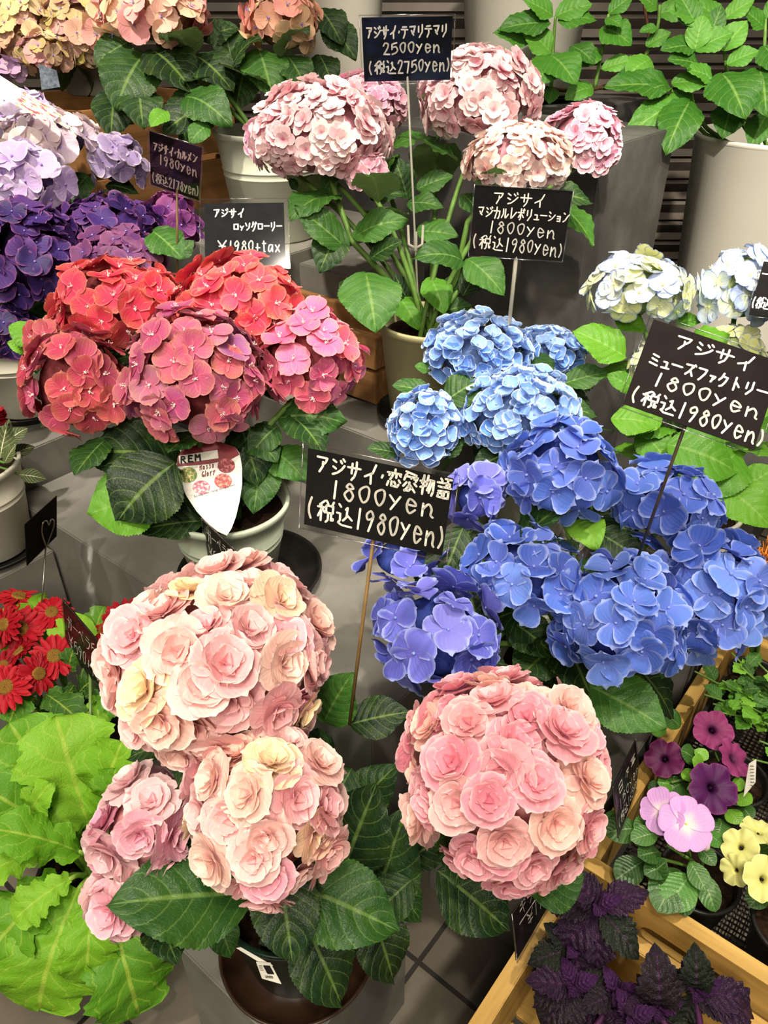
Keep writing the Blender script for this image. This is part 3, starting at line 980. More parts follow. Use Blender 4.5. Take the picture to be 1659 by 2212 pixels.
# -- front: pale pink roses, dark green pot
FC = Vector((-.098, .452, .208))
saucer(FC + Vector((0, 0, EPS)), .089, .017, M_BROWNPL, 'wide dark brown saucer under the dark green pot')
root, soil = hyd('double pink hydrangea with rose-like heads in a dark green pot', FC + Vector((0, 0, .0065)), .077, .056, .138, M_DKGREEN, bands=False)
PINKS = [S('#f6c4c0'), S('#f7cfc6'), S('#f3b6bd'), S('#f8dacb'), S('#f6cabf')]
cpk = pal(*PINKS, S('#f0a6bb'), S('#f5c9c6'), S('#f4bfc2'), S('#f6c8ba'), S('#f6e3ae'))
cdp = pal(S('#ef9fb0'), S('#f2acb8'), S('#f4b9bf'), S('#ea8fa6'), S('#f5c7bb'))
hp = [head(root, 475, 1428, 243, 195, .66, 'pink', 122, cpk, low=-.62, cov=1.1, label='large pale pink head at the upper left of its plant'),
      head(root, 570, 1752, 186, 182, .61, 'pink', 120, cpk, low=-.62, cov=1.1, label='pale pink head in front, over the pot'),
      head(root, 318, 1790, 125, 165, .67, 'pink', 116, pal(S('#eeaec0'), S('#f2bcc8'), S('#e8a0ba'), S('#f4cfd2')), low=-.75, label='mauve pink head at the left, half hidden'),
      head(root, 272, 1935, 86, 95, .66, 'pink', 112, pal(S('#f0b4c4'), S('#f4c6cc'), S('#f6d6cf')), low=-.7, nmax=40),
      head(root, 1090, 1672, 228, 225, .63, 'pink', 118, cdp, low=-.66, cov=1.1, label='deeper pink head standing apart at the right')]
build_stems(root, soil, hp, .0038, 1, .065, G_DK, fr=(.92,))
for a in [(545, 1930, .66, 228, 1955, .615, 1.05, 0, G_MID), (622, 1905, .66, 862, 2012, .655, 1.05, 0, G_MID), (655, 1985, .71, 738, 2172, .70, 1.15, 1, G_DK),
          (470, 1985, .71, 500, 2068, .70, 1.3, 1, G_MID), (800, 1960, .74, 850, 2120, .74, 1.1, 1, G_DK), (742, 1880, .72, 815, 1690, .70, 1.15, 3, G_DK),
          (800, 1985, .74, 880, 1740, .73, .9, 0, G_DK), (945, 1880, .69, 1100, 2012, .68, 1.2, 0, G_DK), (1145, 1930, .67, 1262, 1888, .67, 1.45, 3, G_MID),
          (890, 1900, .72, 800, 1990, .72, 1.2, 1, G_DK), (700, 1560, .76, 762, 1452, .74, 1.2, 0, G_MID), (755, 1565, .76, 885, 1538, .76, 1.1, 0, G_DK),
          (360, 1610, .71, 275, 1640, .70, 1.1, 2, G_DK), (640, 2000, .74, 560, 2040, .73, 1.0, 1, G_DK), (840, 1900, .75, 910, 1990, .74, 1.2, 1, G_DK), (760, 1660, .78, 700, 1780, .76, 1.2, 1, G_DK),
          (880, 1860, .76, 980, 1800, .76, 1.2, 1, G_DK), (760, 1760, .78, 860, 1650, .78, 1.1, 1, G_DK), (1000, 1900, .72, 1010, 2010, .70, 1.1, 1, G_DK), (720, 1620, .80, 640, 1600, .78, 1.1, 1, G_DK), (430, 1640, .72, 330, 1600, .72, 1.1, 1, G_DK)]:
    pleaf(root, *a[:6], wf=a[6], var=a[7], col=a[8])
# barcode sticker on the dark green pot
g = thing('price_sticker', W(575, 2075, .716), 'white paper barcode sticker hanging on the dark green pot', 'sticker')
def paper(q, d, nm, mat, par):
    P = [W(x, y, dd) for (x, y), dd in zip(q, d)]
    N = (P[1] - P[0]).cross(P[3] - P[0]).normalized()
    if N.dot(EYE - P[0]) < 0: N = -N
    mb = MB(); k = 6; rows = []
    for j in range(k + 1):
        rows.append([P[0].lerp(P[1], i / k).lerp(P[3].lerp(P[2], i / k), j / k) for i in range(k + 1)])
    mb.grid(rows, [[(i / k, j / k) for i in range(k + 1)] for j in range(k + 1)])
    mb.grid([[p - N * .0004 for p in r] for r in rows])
    return put(nm, mb.mesh(nm, mat), par), P, N
M_PAPER = plain('white_paper', S('#e9e6da'), .7, .2, .03, 30.)
M_INK = plain('black_ink', S('#2a2826'), .6, .2, .05, 30.)
SD = .6905
o, P, N = paper([(553, 2078), (584, 2080), (608, 2126), (566, 2114)], [SD, SD - .001, SD + .004, SD + .004], 'paper', M_PAPER, g)
mb = MB(); ux = (P[1] - P[0]); uy = (P[3] - P[0])
for k in range(9):
    a = P[0] + ux * (.45 + .05 * k) + uy * .18 + N * .0005
    ribbon(mb, [a, a + uy * .45 + ux * .1], .00035 + .0002 * (k % 3), N)
for k in range(5):
    a = P[0] + ux * (.30 + .11 * k) + uy * .80 + N * .0005
    ribbon(mb, [a, a + ux * .07, a + ux * .07 + uy * .1, a + uy * .1], .0003, N)
for k in range(3):
    a = P[0] + ux * .12 + uy * (.2 + .12 * k) + N * .0005
    ribbon(mb, [a, a + ux * .22], .0003, N)
put('print', mb.mesh('print', M_INK, smooth=False), g)
paper([(510, 2048), (520, 2046), (590, 2086), (572, 2086)], [SD + .006, SD + .006, SD - .0005, SD + .0005], 'strap', M_PAPER, g)

# -- red mophead, mint pot
MC = WZ(515, 1272, .40)
saucer(WZ(543, 1255, .40) + Vector((0, 0, EPS)), .105, .024, M_BLACKPL, 'wide black saucer under the mint green pot, empty on its right side')
MC = Vector((MC.x, MC.y, 0))
root, soil = hyd('red and mauve mophead hydrangea in a mint green pot', (MC.x, MC.y, .4045), .083, .052, .152, M_MINT)
cr = pal(S('#de3c5a'), S('#e24c5c'), S('#d43052'), S('#e6626a'), S('#e04c6c'))
cm = pal(S('#b4548a'), S('#c25c80'), S('#a666a0'), S('#c66270'), S('#bc7490'))
cp = pal(S('#e05c84'), S('#e46c8e'), S('#d470a2'), S('#de6078'))
hr = [head(root, 250, 655, 142, 108, 1.00, 'red', 78, cr, label='bright red head at the upper left'),
      head(root, 512, 655, 150, 112, .98, 'red', 80, cr, label='bright red head at the top'),
      head(root, 660, 775, 126, 122, .98, 'red', 74, cp, low=-.6, label='rose pink head at the right'),
      head(root, 425, 812, 160, 160, .91, 'red', 82, cm, low=-.6, label='mauve head in the middle'),
      head(root, 168, 835, 118, 150, .94, 'red', 76, pal(S('#cc4862'), S('#c05478'), S('#d45e6a'), S('#be5a84')), low=-.6, label='dull red head at the left'),
      head(root, 130, 745, 75, 75, .99, 'red', 70, pal(S('#d05a6c'), S('#c8687c')), low=-.5, nmax=40, label='small dusty red head at the far left')]
build_stems(root, soil, hr, .0045, 1, .07, G_DK, fr=(.8,))
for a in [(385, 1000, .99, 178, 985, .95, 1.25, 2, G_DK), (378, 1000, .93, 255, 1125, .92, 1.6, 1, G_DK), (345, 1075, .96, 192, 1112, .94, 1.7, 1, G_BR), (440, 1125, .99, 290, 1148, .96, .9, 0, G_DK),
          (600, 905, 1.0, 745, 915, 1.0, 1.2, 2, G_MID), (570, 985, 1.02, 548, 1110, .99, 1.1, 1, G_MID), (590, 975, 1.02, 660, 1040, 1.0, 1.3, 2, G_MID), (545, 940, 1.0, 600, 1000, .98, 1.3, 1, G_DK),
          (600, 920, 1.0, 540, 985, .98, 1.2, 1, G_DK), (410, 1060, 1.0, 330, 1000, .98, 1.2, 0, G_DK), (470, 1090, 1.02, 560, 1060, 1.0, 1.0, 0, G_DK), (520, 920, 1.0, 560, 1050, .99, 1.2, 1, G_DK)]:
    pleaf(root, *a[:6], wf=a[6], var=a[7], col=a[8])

# -- deep blue
EC = AB(.94, .14, .3106)
root, soil = hyd('deep blue mophead hydrangea with eight large heads', EC, .075, .058, .145, M_GREYPOT)
cb = pal(S('#5072ce'), S('#5c7ed8'), S('#6c8ee0'), S('#4664c2'), S('#6078d2'))
cv = pal(S('#5e66c8'), S('#6e70d0'), S('#8080d8'), S('#545cbc'))
hb = [head(root, 1025, 1078, 72, 88, .92, 'blue', 92, cv, nmax=40),
      head(root, 1212, 1012, 132, 125, .90, 'blue', 92, cb, label='blue head at the top of its plant'),
      head(root, 1440, 1092, 120, 108, .92, 'blue', 86, cb),
      head(root, 1135, 1236, 132, 116, .84, 'blue', 94, cb),
      head(root, 1342, 1340, 152, 148, .80, 'blue', 100, cb, low=-.6, label='largest blue head, lowest in front'),
      head(root, 1530, 1292, 138, 148, .84, 'blue', 96, cb, low=-.6),
      head(root, 868, 1205, 95, 55, .90, 'blue', 88, cv, nmax=40),
      head(root, 945, 1372, 152, 128, .80, 'blue', 102, cv, low=-.6, cov=.8, label='violet blue head at the lower left')]
build_stems(root, soil, hb, .004, 2, .095, G_DK)
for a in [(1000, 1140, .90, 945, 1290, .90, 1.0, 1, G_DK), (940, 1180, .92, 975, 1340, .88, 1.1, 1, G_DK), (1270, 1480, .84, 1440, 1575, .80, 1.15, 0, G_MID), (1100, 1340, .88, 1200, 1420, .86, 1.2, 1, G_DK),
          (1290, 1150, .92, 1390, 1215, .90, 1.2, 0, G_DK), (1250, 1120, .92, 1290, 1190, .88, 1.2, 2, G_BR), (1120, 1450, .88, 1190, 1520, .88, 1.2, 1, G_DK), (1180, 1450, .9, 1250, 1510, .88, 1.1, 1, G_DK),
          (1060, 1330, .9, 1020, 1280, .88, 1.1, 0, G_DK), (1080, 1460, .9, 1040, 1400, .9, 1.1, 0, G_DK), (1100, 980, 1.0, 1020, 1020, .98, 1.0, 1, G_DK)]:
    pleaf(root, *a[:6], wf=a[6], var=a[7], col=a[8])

# -- light blue
root, soil = hyd('light blue hydrangea with white-edged cupped florets', AB(.73, .43, .4006), .075, .058, .145, M_GREYPOT)
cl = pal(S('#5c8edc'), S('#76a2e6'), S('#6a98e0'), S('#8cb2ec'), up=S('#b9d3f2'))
hl = [head(root, 1034, 762, 116, 76, 1.06, 'lblue', 42, cl, nmax=190, cov=1.5), head(root, 1182, 762, 78, 52, 1.10, 'lblue', 38, cl, nmax=140, cov=1.5),
      head(root, 1115, 890, 132, 92, 1.01, 'lblue', 43, cl, nmax=200, cov=1.5), head(root, 916, 928, 76, 84, .99, 'lblue', 42, cl, nmax=160, low=-.6, cov=1.5)]
build_stems(root, soil, hl, .004, 2, .09, G_DK)
for a in [(930, 850, 1.02, 845, 832, 1.01, .9, 0, G_MID), (960, 870, 1.0, 1045, 820, 1.0, 1.3, 1, G_DK), (1215, 830, 1.06, 1315, 805, 1.05, .9, 0, G_MID), (930, 800, 1.05, 895, 790, 1.05, 1.2, 0, G_MID),
          (960, 990, 1.0, 1000, 940, 1.0, 1.1, 1, G_DK), (1200, 880, 1.03, 1290, 900, 1.02, 1.0, 1, G_DK), (860, 980, 1.0, 790, 968, .99, .9, 0, G_DK), (1150, 800, 1.08, 1220, 780, 1.08, 1., 1, G_DK)]:
    pleaf(root, *a[:6], wf=a[6], var=a[7], col=a[8])

# -- pale pink rosettes, olive pot
TP = AB(.535, .42, .5415)
saucer(AB(.535, .42, .535 + EPS), .085, .02, M_BLACKPL, 'black saucer under the olive pot')
root, soil = hyd('pale pink rosette hydrangea on tall stems in an olive pot', TP, .080, .062, .165, M_OLIVE, bands=False)
ct = pal(S('#f6d0d6'), S('#f8dcde'), S('#f2c0ca'), S('#fae6e4'))
ct2 = pal(S('#eab4c4'), S('#e4a6be'), S('#ecc0cc'), S('#d99cba'))
ht = [head(root, 690, 292, 152, 108, 1.14, 'temari', 50, ct, low=-.55, nmax=150, cov=1.15, label='pale pink head at the left, lit brightly'), head(root, 790, 372, 52, 48, 1.12, 'temari', 50, ct2, nmax=40),
      head(root, 565, 300, 40, 70, 1.17, 'temari', 48, ct2, nmax=40), head(root, 785, 232, 100, 75, 1.26, 'temari', 46, ct2, nmax=130), head(root, 1040, 213, 130, 104, 1.16, 'temari', 52, ct, low=-.6, nmax=150, cov=1.15),
      head(root, 1120, 345, 120, 82, 1.10, 'temari', 48, nmax=140, colf=pal(S('#f8ddd0'), S('#f9e6da'), S('#f6cfc6')), label='cream pink head behind the price sign'),
      head(root, 1256, 305, 90, 80, 1.20, 'temari', 46, ct2, low=-.6, nmax=120), head(root, 950, 185, 50, 72, 1.30, 'temari', 44, ct2, nmax=50)]
build_stems(root, soil, ht, .0042, 1, .10, G_MID, fr=(.85,), mat=M_STEM)
for a in [(752, 540, 1.13, 636, 445, 1.10, .8, 3, G_MID), (790, 590, 1.10, 812, 720, 1.07, 1.4, 1, G_MID), (735, 500, 1.14, 690, 590, 1.12, 1.1, 1, G_DK), (765, 515, 1.12, 880, 480, 1.10, .9, 2, G_MID),
          (800, 560, 1.12, 870, 520, 1.09, .9, 0, G_DK), (810, 545, 1.14, 835, 470, 1.12, 1., 0, G_DK), (1000, 565, 1.08, 888, 560, 1.05, 1.0, 2, G_MID), (880, 430, 1.2, 850, 340, 1.18, 1.1, 1, G_DK), (900, 410, 1.18, 980, 380, 1.17, .9, 0, G_MID),
          (880, 440, 1.16, 960, 450, 1.14, 1., 1, G_MID), (900, 500, 1.16, 990, 510, 1.14, 1., 0, G_MID), (1010, 560, 1.12, 1090, 640, 1.10, 1.1, 1, G_MID), (880, 650, 1.18, 850, 590, 1.16, 1., 0, G_DK), (860, 640, 1.18, 905, 715, 1.16, 1.0, 1, G_BR),
          (960, 640, 1.18, 1000, 590, 1.17, 1., 1, G_DK), (940, 680, 1.18, 1020, 660, 1.17, 1.1, 0, G_MID), (700, 420, 1.16, 740, 365, 1.13, 1., 2, G_MID), (640, 410, 1.17, 625, 385, 1.16, 1.2, 1, G_DK), (800, 430, 1.17, 880, 420, 1.16, .9, 1, G_DK),
          (770, 610, 1.16, 740, 650, 1.13, 1.1, 1, G_DK), (1180, 420, 1.14, 1280, 440, 1.14, 1., 1, G_DK), (1000, 420, 1.15, 1040, 470, 1.14, 1.2, 1, G_MID), (1000, 640, 1.16, 1050, 560, 1.15, 1., 0, G_DK), (930, 600, 1.16, 960, 680, 1.14, 1.1, 1, G_BR)]:
    pleaf(root, *a[:6], wf=a[6], var=a[7], col=a[8])
stem(root, [W(900, 720, 1.22), W(835, 600, 1.15), W(760, 520, 1.14), W(725, 420, 1.14), W(700, 340, 1.14)], .005, .004, M_STEM)
stem(root, [W(930, 720, 1.22), W(985, 600, 1.16), W(1010, 480, 1.14), W(1090, 380, 1.12)], .005, .004, M_STEM)

# -- cream and blue, right
root, soil = hyd('cream and pale blue hydrangea with bright green leaves in a white pot', AB(.95, .49, .3606), .078, .06, .145, M_OFFW)
cy = pal(S('#eaf0e0'), S('#f0f2bc'), S('#d9e2f4'), S('#f2f4e4'), S('#b9c8ee'), S('#ecee9c'))
hy = [head(root, 1380, 622, 120, 82, 1.06, 'yblue', 66, cy, low=-.55), head(root, 1602, 622, 98, 98, 1.04, 'yblue', 68, pal(S('#bfcdf0'), S('#dfe6e0'), S('#94abe6'), S('#d5e0c8')), low=-.6),
      head(root, 1425, 785, 75, 58, 1.06, 'yblue', 60, cy, nmax=40), head(root, 1590, 748, 65, 42, 1.02, 'yblue', 56, pal(S('#e4e89a'), S('#eef0b8')), nmax=40)]
build_stems(root, soil, hy, .004, 2, .10, G_LIT)
for a in [(1352, 772, 1.04, 1236, 714, 1.04, 1.1, 0, G_LIT), (1370, 845, 1.02, 1310, 810, 1.02, 1., 1, G_LIT), (1320, 905, 1.0, 1420, 920, .99, 1.3, 1, G_LIT), (1440, 960, .98, 1590, 1020, .97, 1.5, 1, G_LIT), (1590, 980, 1.0, 1500, 1080, .97, 1.3, 1, G_LIT),
          (1560, 1050, .98, 1665, 1140, .95, 1.3, 1, G_LIT), (1500, 1040, 1.0, 1440, 980, 1.0, 1.2, 0, G_LIT), (1600, 1060, .98, 1680, 1010, .97, 1.2, 0, G_LIT), (1380, 930, 1.02, 1450, 1010, 1.0, 1.2, 1, G_LIT), (1430, 890, 1.0, 1340, 930, 1.0, 1.2, 1, G_LIT),
          (1330, 690, 1.07, 1400, 720, 1.05, 1., 1, G_LIT), (1530, 1000, 1.02, 1620, 960, 1.0, 1.2, 0, G_LIT), (1480, 1080, 1.02, 1580, 1120, 1.0, 1.2, 1, G_LIT), (1640, 830, 1.05, 1690, 930, 1.03, 1.2, 1, G_LIT), (1460, 700, 1.08, 1520, 690, 1.08, 1., 1, G_LIT)]:
    pleaf(root, *a[:6], wf=a[6], var=a[7], col=a[8])

# -- dark purple, left
root, soil = hyd('dark purple hydrangea in a white pot at the left', AB(-.15, .09, .474), .078, .06, .145, M_OFFW)
saucer(AB(-.15, .09, .4676), .082, .016, M_BLACKPL, 'black saucer under the white pot of purple flowers')
c1 = pal(S('#3c2668'), S('#483076'), S('#2c1c54'), S('#58377a'))
c2 = pal(S('#60345e'), S('#704268'), S('#4c306e'), S('#784862'))
hu = [head(root, 70, 560, 120, 120, 1.18, 'purp', 60, c1, low=-.6, nmax=110), head(root, 235, 492, 112, 75, 1.24, 'purp', 58, c1, nmax=95), head(root, 372, 482, 66, 68, 1.30, 'purp', 54, pal(S('#7a3470'), S('#6a3080'), S('#86406c')), low=-.6, nmax=60),
      head(root, 265, 560, 100, 78, 1.16, 'purp', 58, c2, nmax=80), head(root, 30, 725, 62, 92, 1.18, 'purp', 56, pal(S('#281a4c'), S('#32245c')), low=-.6, nmax=60)]
build_stems(root, soil, hu, .0042, 2, .10, G_MID)
for a in [(70, 700, 1.12, 40, 750, 1.10, 1.6, 1, G_BR), (330, 500, 1.15, 395, 560, 1.12, 1.1, 0, G_MID), (380, 560, 1.2, 420, 520, 1.2, 1.1, 0, G_MID), (60, 760, 1.12, 15, 740, 1.10, 1.2, 1, G_BR)]:
    pleaf(root, *a[:6], wf=a[6], var=a[7], col=a[8])

# -- lavender, left
root, soil = hyd('frilled lavender and cream hydrangea at the left edge', AB(-.245, .33, .4676), .08, .062, .15, M_GREYPOT)
c1 = pal(S('#d2bde6'), S('#dccbee'), S('#c3a8de'), S('#e6d6f0'))
c2 = pal(S('#f0dfd8'), S('#ead6da'), S('#e2cfe0'), S('#f4e6dc'))
c3 = pal(S('#a896c4'), S('#b8a6cc'), S('#9a86b8'))
hv = [head(root, 62, 392, 98, 90, 1.22, 'lav', 74, c1, low=-.6, label='bright lavender head in front'), head(root, 112, 302, 104, 72, 1.32, 'lav', 66, c2), head(root, 252, 352, 66, 66, 1.36, 'lav', 58, c3, low=-.6), head(root, 35, 245, 85, 40, 1.42, 'lav', 62, c1, nmax=40)]
build_stems(root, soil, hv, .0042, 1, .10, G_DK)
for a in [(190, 380, 1.36, 150, 440, 1.33, 1., 1, G_DK), (230, 400, 1.38, 300, 420, 1.38, 1., 1, G_DK)]:
    pleaf(root, *a[:6], wf=a[6], var=a[7], col=a[8])

# -- peach, grey pot
root, soil = hyd('peach and coral hydrangea in a large grey-green pot', AB(-.02, .64, .7006), .108, .082, .20, M_GREYPOT)
c1 = pal(S('#f2b0ac'), S('#f4c6a8'), S('#ef9ca4'), S('#f6dcae'), S('#f3bdb6'))
c2 = pal(S('#f4cfa0'), S('#f2b6a2'), S('#f0a49c'), S('#f6deb2'))
hc = [head(root, 335, 28, 128, 84, 1.44, 'peach', 72, c1, low=-.6), head(root, 606, 42, 94, 84, 1.46, 'peach', 64, c2, low=-.6), head(root, 225, 55, 50, 60, 1.5, 'peach', 62, c1, nmax=40)]
build_stems(root, soil, hc, .0048, 2, .12, G_DK)
for a in [(330, 110, 1.43, 420, 205, 1.40, 1.2, 1, G_DK), (310, 120, 1.43, 250, 240, 1.40, 1.3, 1, G_DK), (420, 120, 1.44, 505, 200, 1.42, 1.2, 1, G_DK), (300, 190, 1.42, 310, 280, 1.40, 1.4, 1, G_DK), (400, 210, 1.40, 500, 275, 1.38, 1.1, 2, G_MID), (470, 210, 1.42, 350, 290, 1.40, 1.2, 0, G_DK),
          (280, 90, 1.44, 205, 140, 1.42, 1.3, 0, G_DK), (560, 110, 1.46, 590, 215, 1.44, 1.3, 1, G_MID), (620, 120, 1.46, 665, 200, 1.45, 1.2, 1, G_DK), (690, 20, 1.5, 740, 100, 1.48, 1.1, 1, G_DK), (700, 40, 1.5, 770, 130, 1.5, 1.0, 0, G_DK), (450, 270, 1.38, 410, 310, 1.37, 1.2, 1, G_MID),
          (360, 240, 1.38, 325, 275, 1.36, 1.1, 0, G_BR), (500, 130, 1.5, 480, 40, 1.5, 1.2, 0, G_DK), (250, 200, 1.45, 240, 300, 1.43, 1.2, 1, G_DK), (440, 90, 1.5, 520, 60, 1.5, 1.1, 1, G_DK), (530, 150, 1.5, 510, 240, 1.48, 1.2, 1, G_DK), (690, 120, 1.52, 720, 190, 1.5, 1.1, 1, G_DK)]:
    pleaf(root, *a[:6], wf=a[6], var=a[7], col=a[8])

# -- antique yellow, top left
root, soil = hyd('antique yellow, pink and lilac hydrangea in the top left corner', AB(-.55, .62, .9306), .085, .065, .14, M_GREYPOT)
c1 = pal(S('#d9c98a'), S('#e0d49a'), S('#cdb88a'), S('#d8a0a0'), S('#a8a050'), S('#b87a8a'), S('#e2c8a8'), S('#9a6a6a'))
ha = [head(root, 45, 85, 95, 88, 1.55, 'peach', 46, c1, low=-.6, nmax=120), head(root, 185, 80, 92, 90, 1.57, 'peach', 44, c1, low=-.6, nmax=120), head(root, 115, 30, 100, 70, 1.64, 'peach', 44, c1, low=-.5, nmax=120), head(root, 22, 150, 36, 30, 1.50, 'peach', 52, pal(S('#a58ab4'), S('#b89ac0')), nmax=20), head(root, 95, 118, 70, 50, 1.52, 'peach', 42, c1, low=-.6, nmax=90)]
build_stems(root, soil, ha, .004, 2, .09, G_DK)

# ------------------------------------------------------------------ gerberas
M_GER = petal_mat('gerbera_petal', S('#8a0f1c'), S('#e8474a'), .30, .15, vein=.2, trans=.15)
M_GDISC = plain('gerbera_disc', S('#c8984a'), .9, .1, .5, 400., .8)
M_GDARK = plain('gerbera_dark_disc', S('#7a5a2c'), .9, .1, .5, 400., .8)
def ger_mesh(seed, double):
    r = random.Random(seed); mb = MB()
    for n, L, w, tilt, z in ((17, 1., .135, .06, 0), (16, .92, .125, .16, .02), (16, .60, .075, .16, .06)):
        for k in range(n):
            petal(mb, 2 * PI * (k + r.uniform(-.2, .2)) / n + L, L * r.uniform(.92, 1.05), w, tilt + r.uniform(-.08, .1), -.15 + r.uniform(-.15, .1), .5, .05, z, .5, 0, r, 5, 4, .68)
    mb.m = 1
    mb.lathe([(.001, .17), (.12, .18), (.20, .19), (.27, .18), (.32, .10), (.30, .0)], n=24)
    for k in range(60):
        a = k * 2.4; q = .27 * math.sqrt(k / 60)
        mb.tube([(q * math.cos(a), q * math.sin(a), .15), (q * 1.12 * math.cos(a), q * 1.12 * math.sin(a), .25 - .03 * q)], .02, .014, 4)
    mb.m = 2
    mb.lathe([(.001, -.12), (.14, -.10), (.22, -.02), (.24, .02)], n=14)
    return mb.mesh('gerbera_head', [M_GER, M_GDISC, M_STEM])
GERM = [ger_mesh(i, True) for i in range(3)]
def ger_flower(root, px, py, d, rpx, n, foot, col):
    c = W(px, py, d); n = Vector(n).normalized()
    m = Matrix.Translation(c) @ n.to_track_quat('Z', 'Y').to_matrix().to_4x4() @ Matrix.Rotation(R.random() * 6, 4, 'Z') @ Matrix.Scale(rpx * d / FPX, 4)
    put('flower_head', GERM[R.randrange(3)], root, m, col)
    b = c - n * (rpx * d / FPX) * .1
    stem(root, bez(foot, (foot + b) / 2 - Vector((0, 0, -.02)) - n * .03, b, 8), .0034, .003, M_STEM)

GP = Vector((-.375, .585, .0))
M_GPOT = M_BLACKPL
root = thing('potted_gerbera', GP, 'gerbera of broad lobed lime green leaves in the bottom left corner', 'potted plant')
pot(root, GP, .085, .06, .15, M_GPOT, bands=False)
cen = GP + Vector((0, 0, .14))
gl = [(150, 1770, 20, 1560, 1.02, .98, 1.3, 2), (190, 1780, 120, 1545, 1.0, .98, 1.3, 0), (215, 1760, 265, 1600, .99, .95, 1.1, 2), (240, 1750, 250, 1660, .98, .95, 1.2, 2), (120, 1800, -40, 1700, .98, .93, 1.2, 2), (170, 1840, -20, 1790, .96, .90, .9, 0),
      (170, 1920, 85, 2180, .95, .93, 1.35, 1), (240, 1960, 300, 2190, .95, .94, 1.25, 1), (130, 1900, -40, 2090, .96, .92, 1.2, 1), (210, 1900, 330, 1950, .97, .94, 1.1, 0), (90, 1840, -60, 1900, .95, .9, 1., 0), (230, 1860, 255, 1760, .99, .95, .9, 0),
      (150, 1900, 30, 1990, .93, .9, 1.1, 1), (205, 1930, 190, 2120, .93, .92, 1.1, 1), (100, 1650, 170, 1690, 1.02, 1.0, 1., 0), (150, 1700, 190, 1620, 1.02, 1.0, .9, 2), (60, 1780, 110, 1690, .97, .94, .8, 0)]
for bx, by, tx, ty, d0, d1, wf, v in gl:
    B = W(bx, by, d0)
    stem(root, bez(cen + Vector((R.uniform(-.02, .02), R.uniform(-.02, .02), -.015)), (cen + B) / 2 + Vector((0, 0, .02)), B, 6), .0035, .003, plain('lime_stem', S('#8cae48'), .5, .3, .15, 60.))
    pleaf(root, bx, by, d0, tx, ty, d1, kind='gerb', col=G_LIME, wf=wf, var=v)

GP2 = Vector((-.50, .80, .0))
root = thing('potted_gerbera', GP2, 'red gerbera with many yellow-eyed flowers below the white pot', 'potted plant')
pot(root, GP2, .085, .06, .15, M_GPOT, bands=False)
cen = GP2 + Vector((0, 0, .13))
RC = [S('#a00c1e'), S('#b01224'), S('#8c0a1a'), S('#bc1c2a')]
for px, py, d, r, n in [(40, 1292, 1.18, 42, (.3, .35, 1)), (112, 1324, 1.14, 38, (.25, -.3, 1)), (45, 1360, 1.12, 48, (.1, -.6, 1)), (12, 1350, 1.10, 40, (-.5, -.6, .8)), (118, 1418, 1.07, 44, (.3, -.5, 1)), (45, 1410, 1.08, 36, (-.6, .1, .8)), (15, 1485, 1.03, 48, (-.1, -.6, 1)),
                        (82, 1455, 1.05, 40, (.7, -.4, .5)), (272, 1345, 1.12, 50, (.1, -.5, 1)), (225, 1362, 1.12, 34, (-.2, -.2, 1)), (8, 1440, 1.07, 36, (-.2, -.3, 1))]:
    ger_flower(root, px, py, d, r * 1.15, n, cen + Vector((R.uniform(-.03, .03), R.uniform(-.03, .03), 0)), R.choice(RC))
for bx, by, d0, tx, ty, d1, wf in [(130, 1440, 1.12, 185, 1330, 1.12, 1.3), (200, 1400, 1.14, 225, 1310, 1.14, 1.2), (230, 1400, 1.14, 295, 1310, 1.14, 1.2), (60, 1420, 1.14, 20, 1310, 1.16, 1.3), (110, 1400, 1.16, 100, 1290, 1.17, 1.3), (170, 1500, 1.06, 240, 1450, 1.04, 1.0),
                                   (100, 1500, 1.06, 175, 1560, 1.03, 1.1), (160, 1480, 1.08, 120, 1560, 1.04, 1.1), (60, 1480, 1.08, 20, 1560, 1.02, 1.1), (200, 1480, 1.06, 280, 1530, 1.02, 1.0), (150, 1450, 1.08, 160, 1400, 1.06, 1.1), (210, 1500, 1.04, 215, 1580, 1.02, 1.1), (20, 1400, 1.12, -50, 1380, 1.1, 1.2)]:
    pleaf(root, bx, by, d0, tx, ty, d1, kind='gerb', col=G_LIME[:2] + G_MID + G_BR, wf=wf)

# clear film sleeve behind the gerbera sign
mb = MB(); A0, A1 = W(150, 1300, 1.12), W(285, 1270, 1.16); T0, T1 = W(140, 1275, 1.12), W(215, 1150, 1.16)
rows = []
for j in range(13):
    v = j / 12; row = []
    for i in range(15):
        u = i / 14
        p = W(140 + 150 * u - 12 * v * (1 - u), 1330 - v * (60 + 110 * math.sin(PI * u) ** .7), 1.13 + .05 * u - .03 * math.sin(PI * u))
        row.append(p + Vector((0, .006, 0)) * noise.noise(Vector((u * 6, v * 5, 3))))
    rows.append(row)
mb.grid(rows)
tag(put('plastic_film', mb.mesh('plastic_film', M_FILM)), 'crumpled clear plastic film wrap standing behind the gerberas', 'wrapping film')

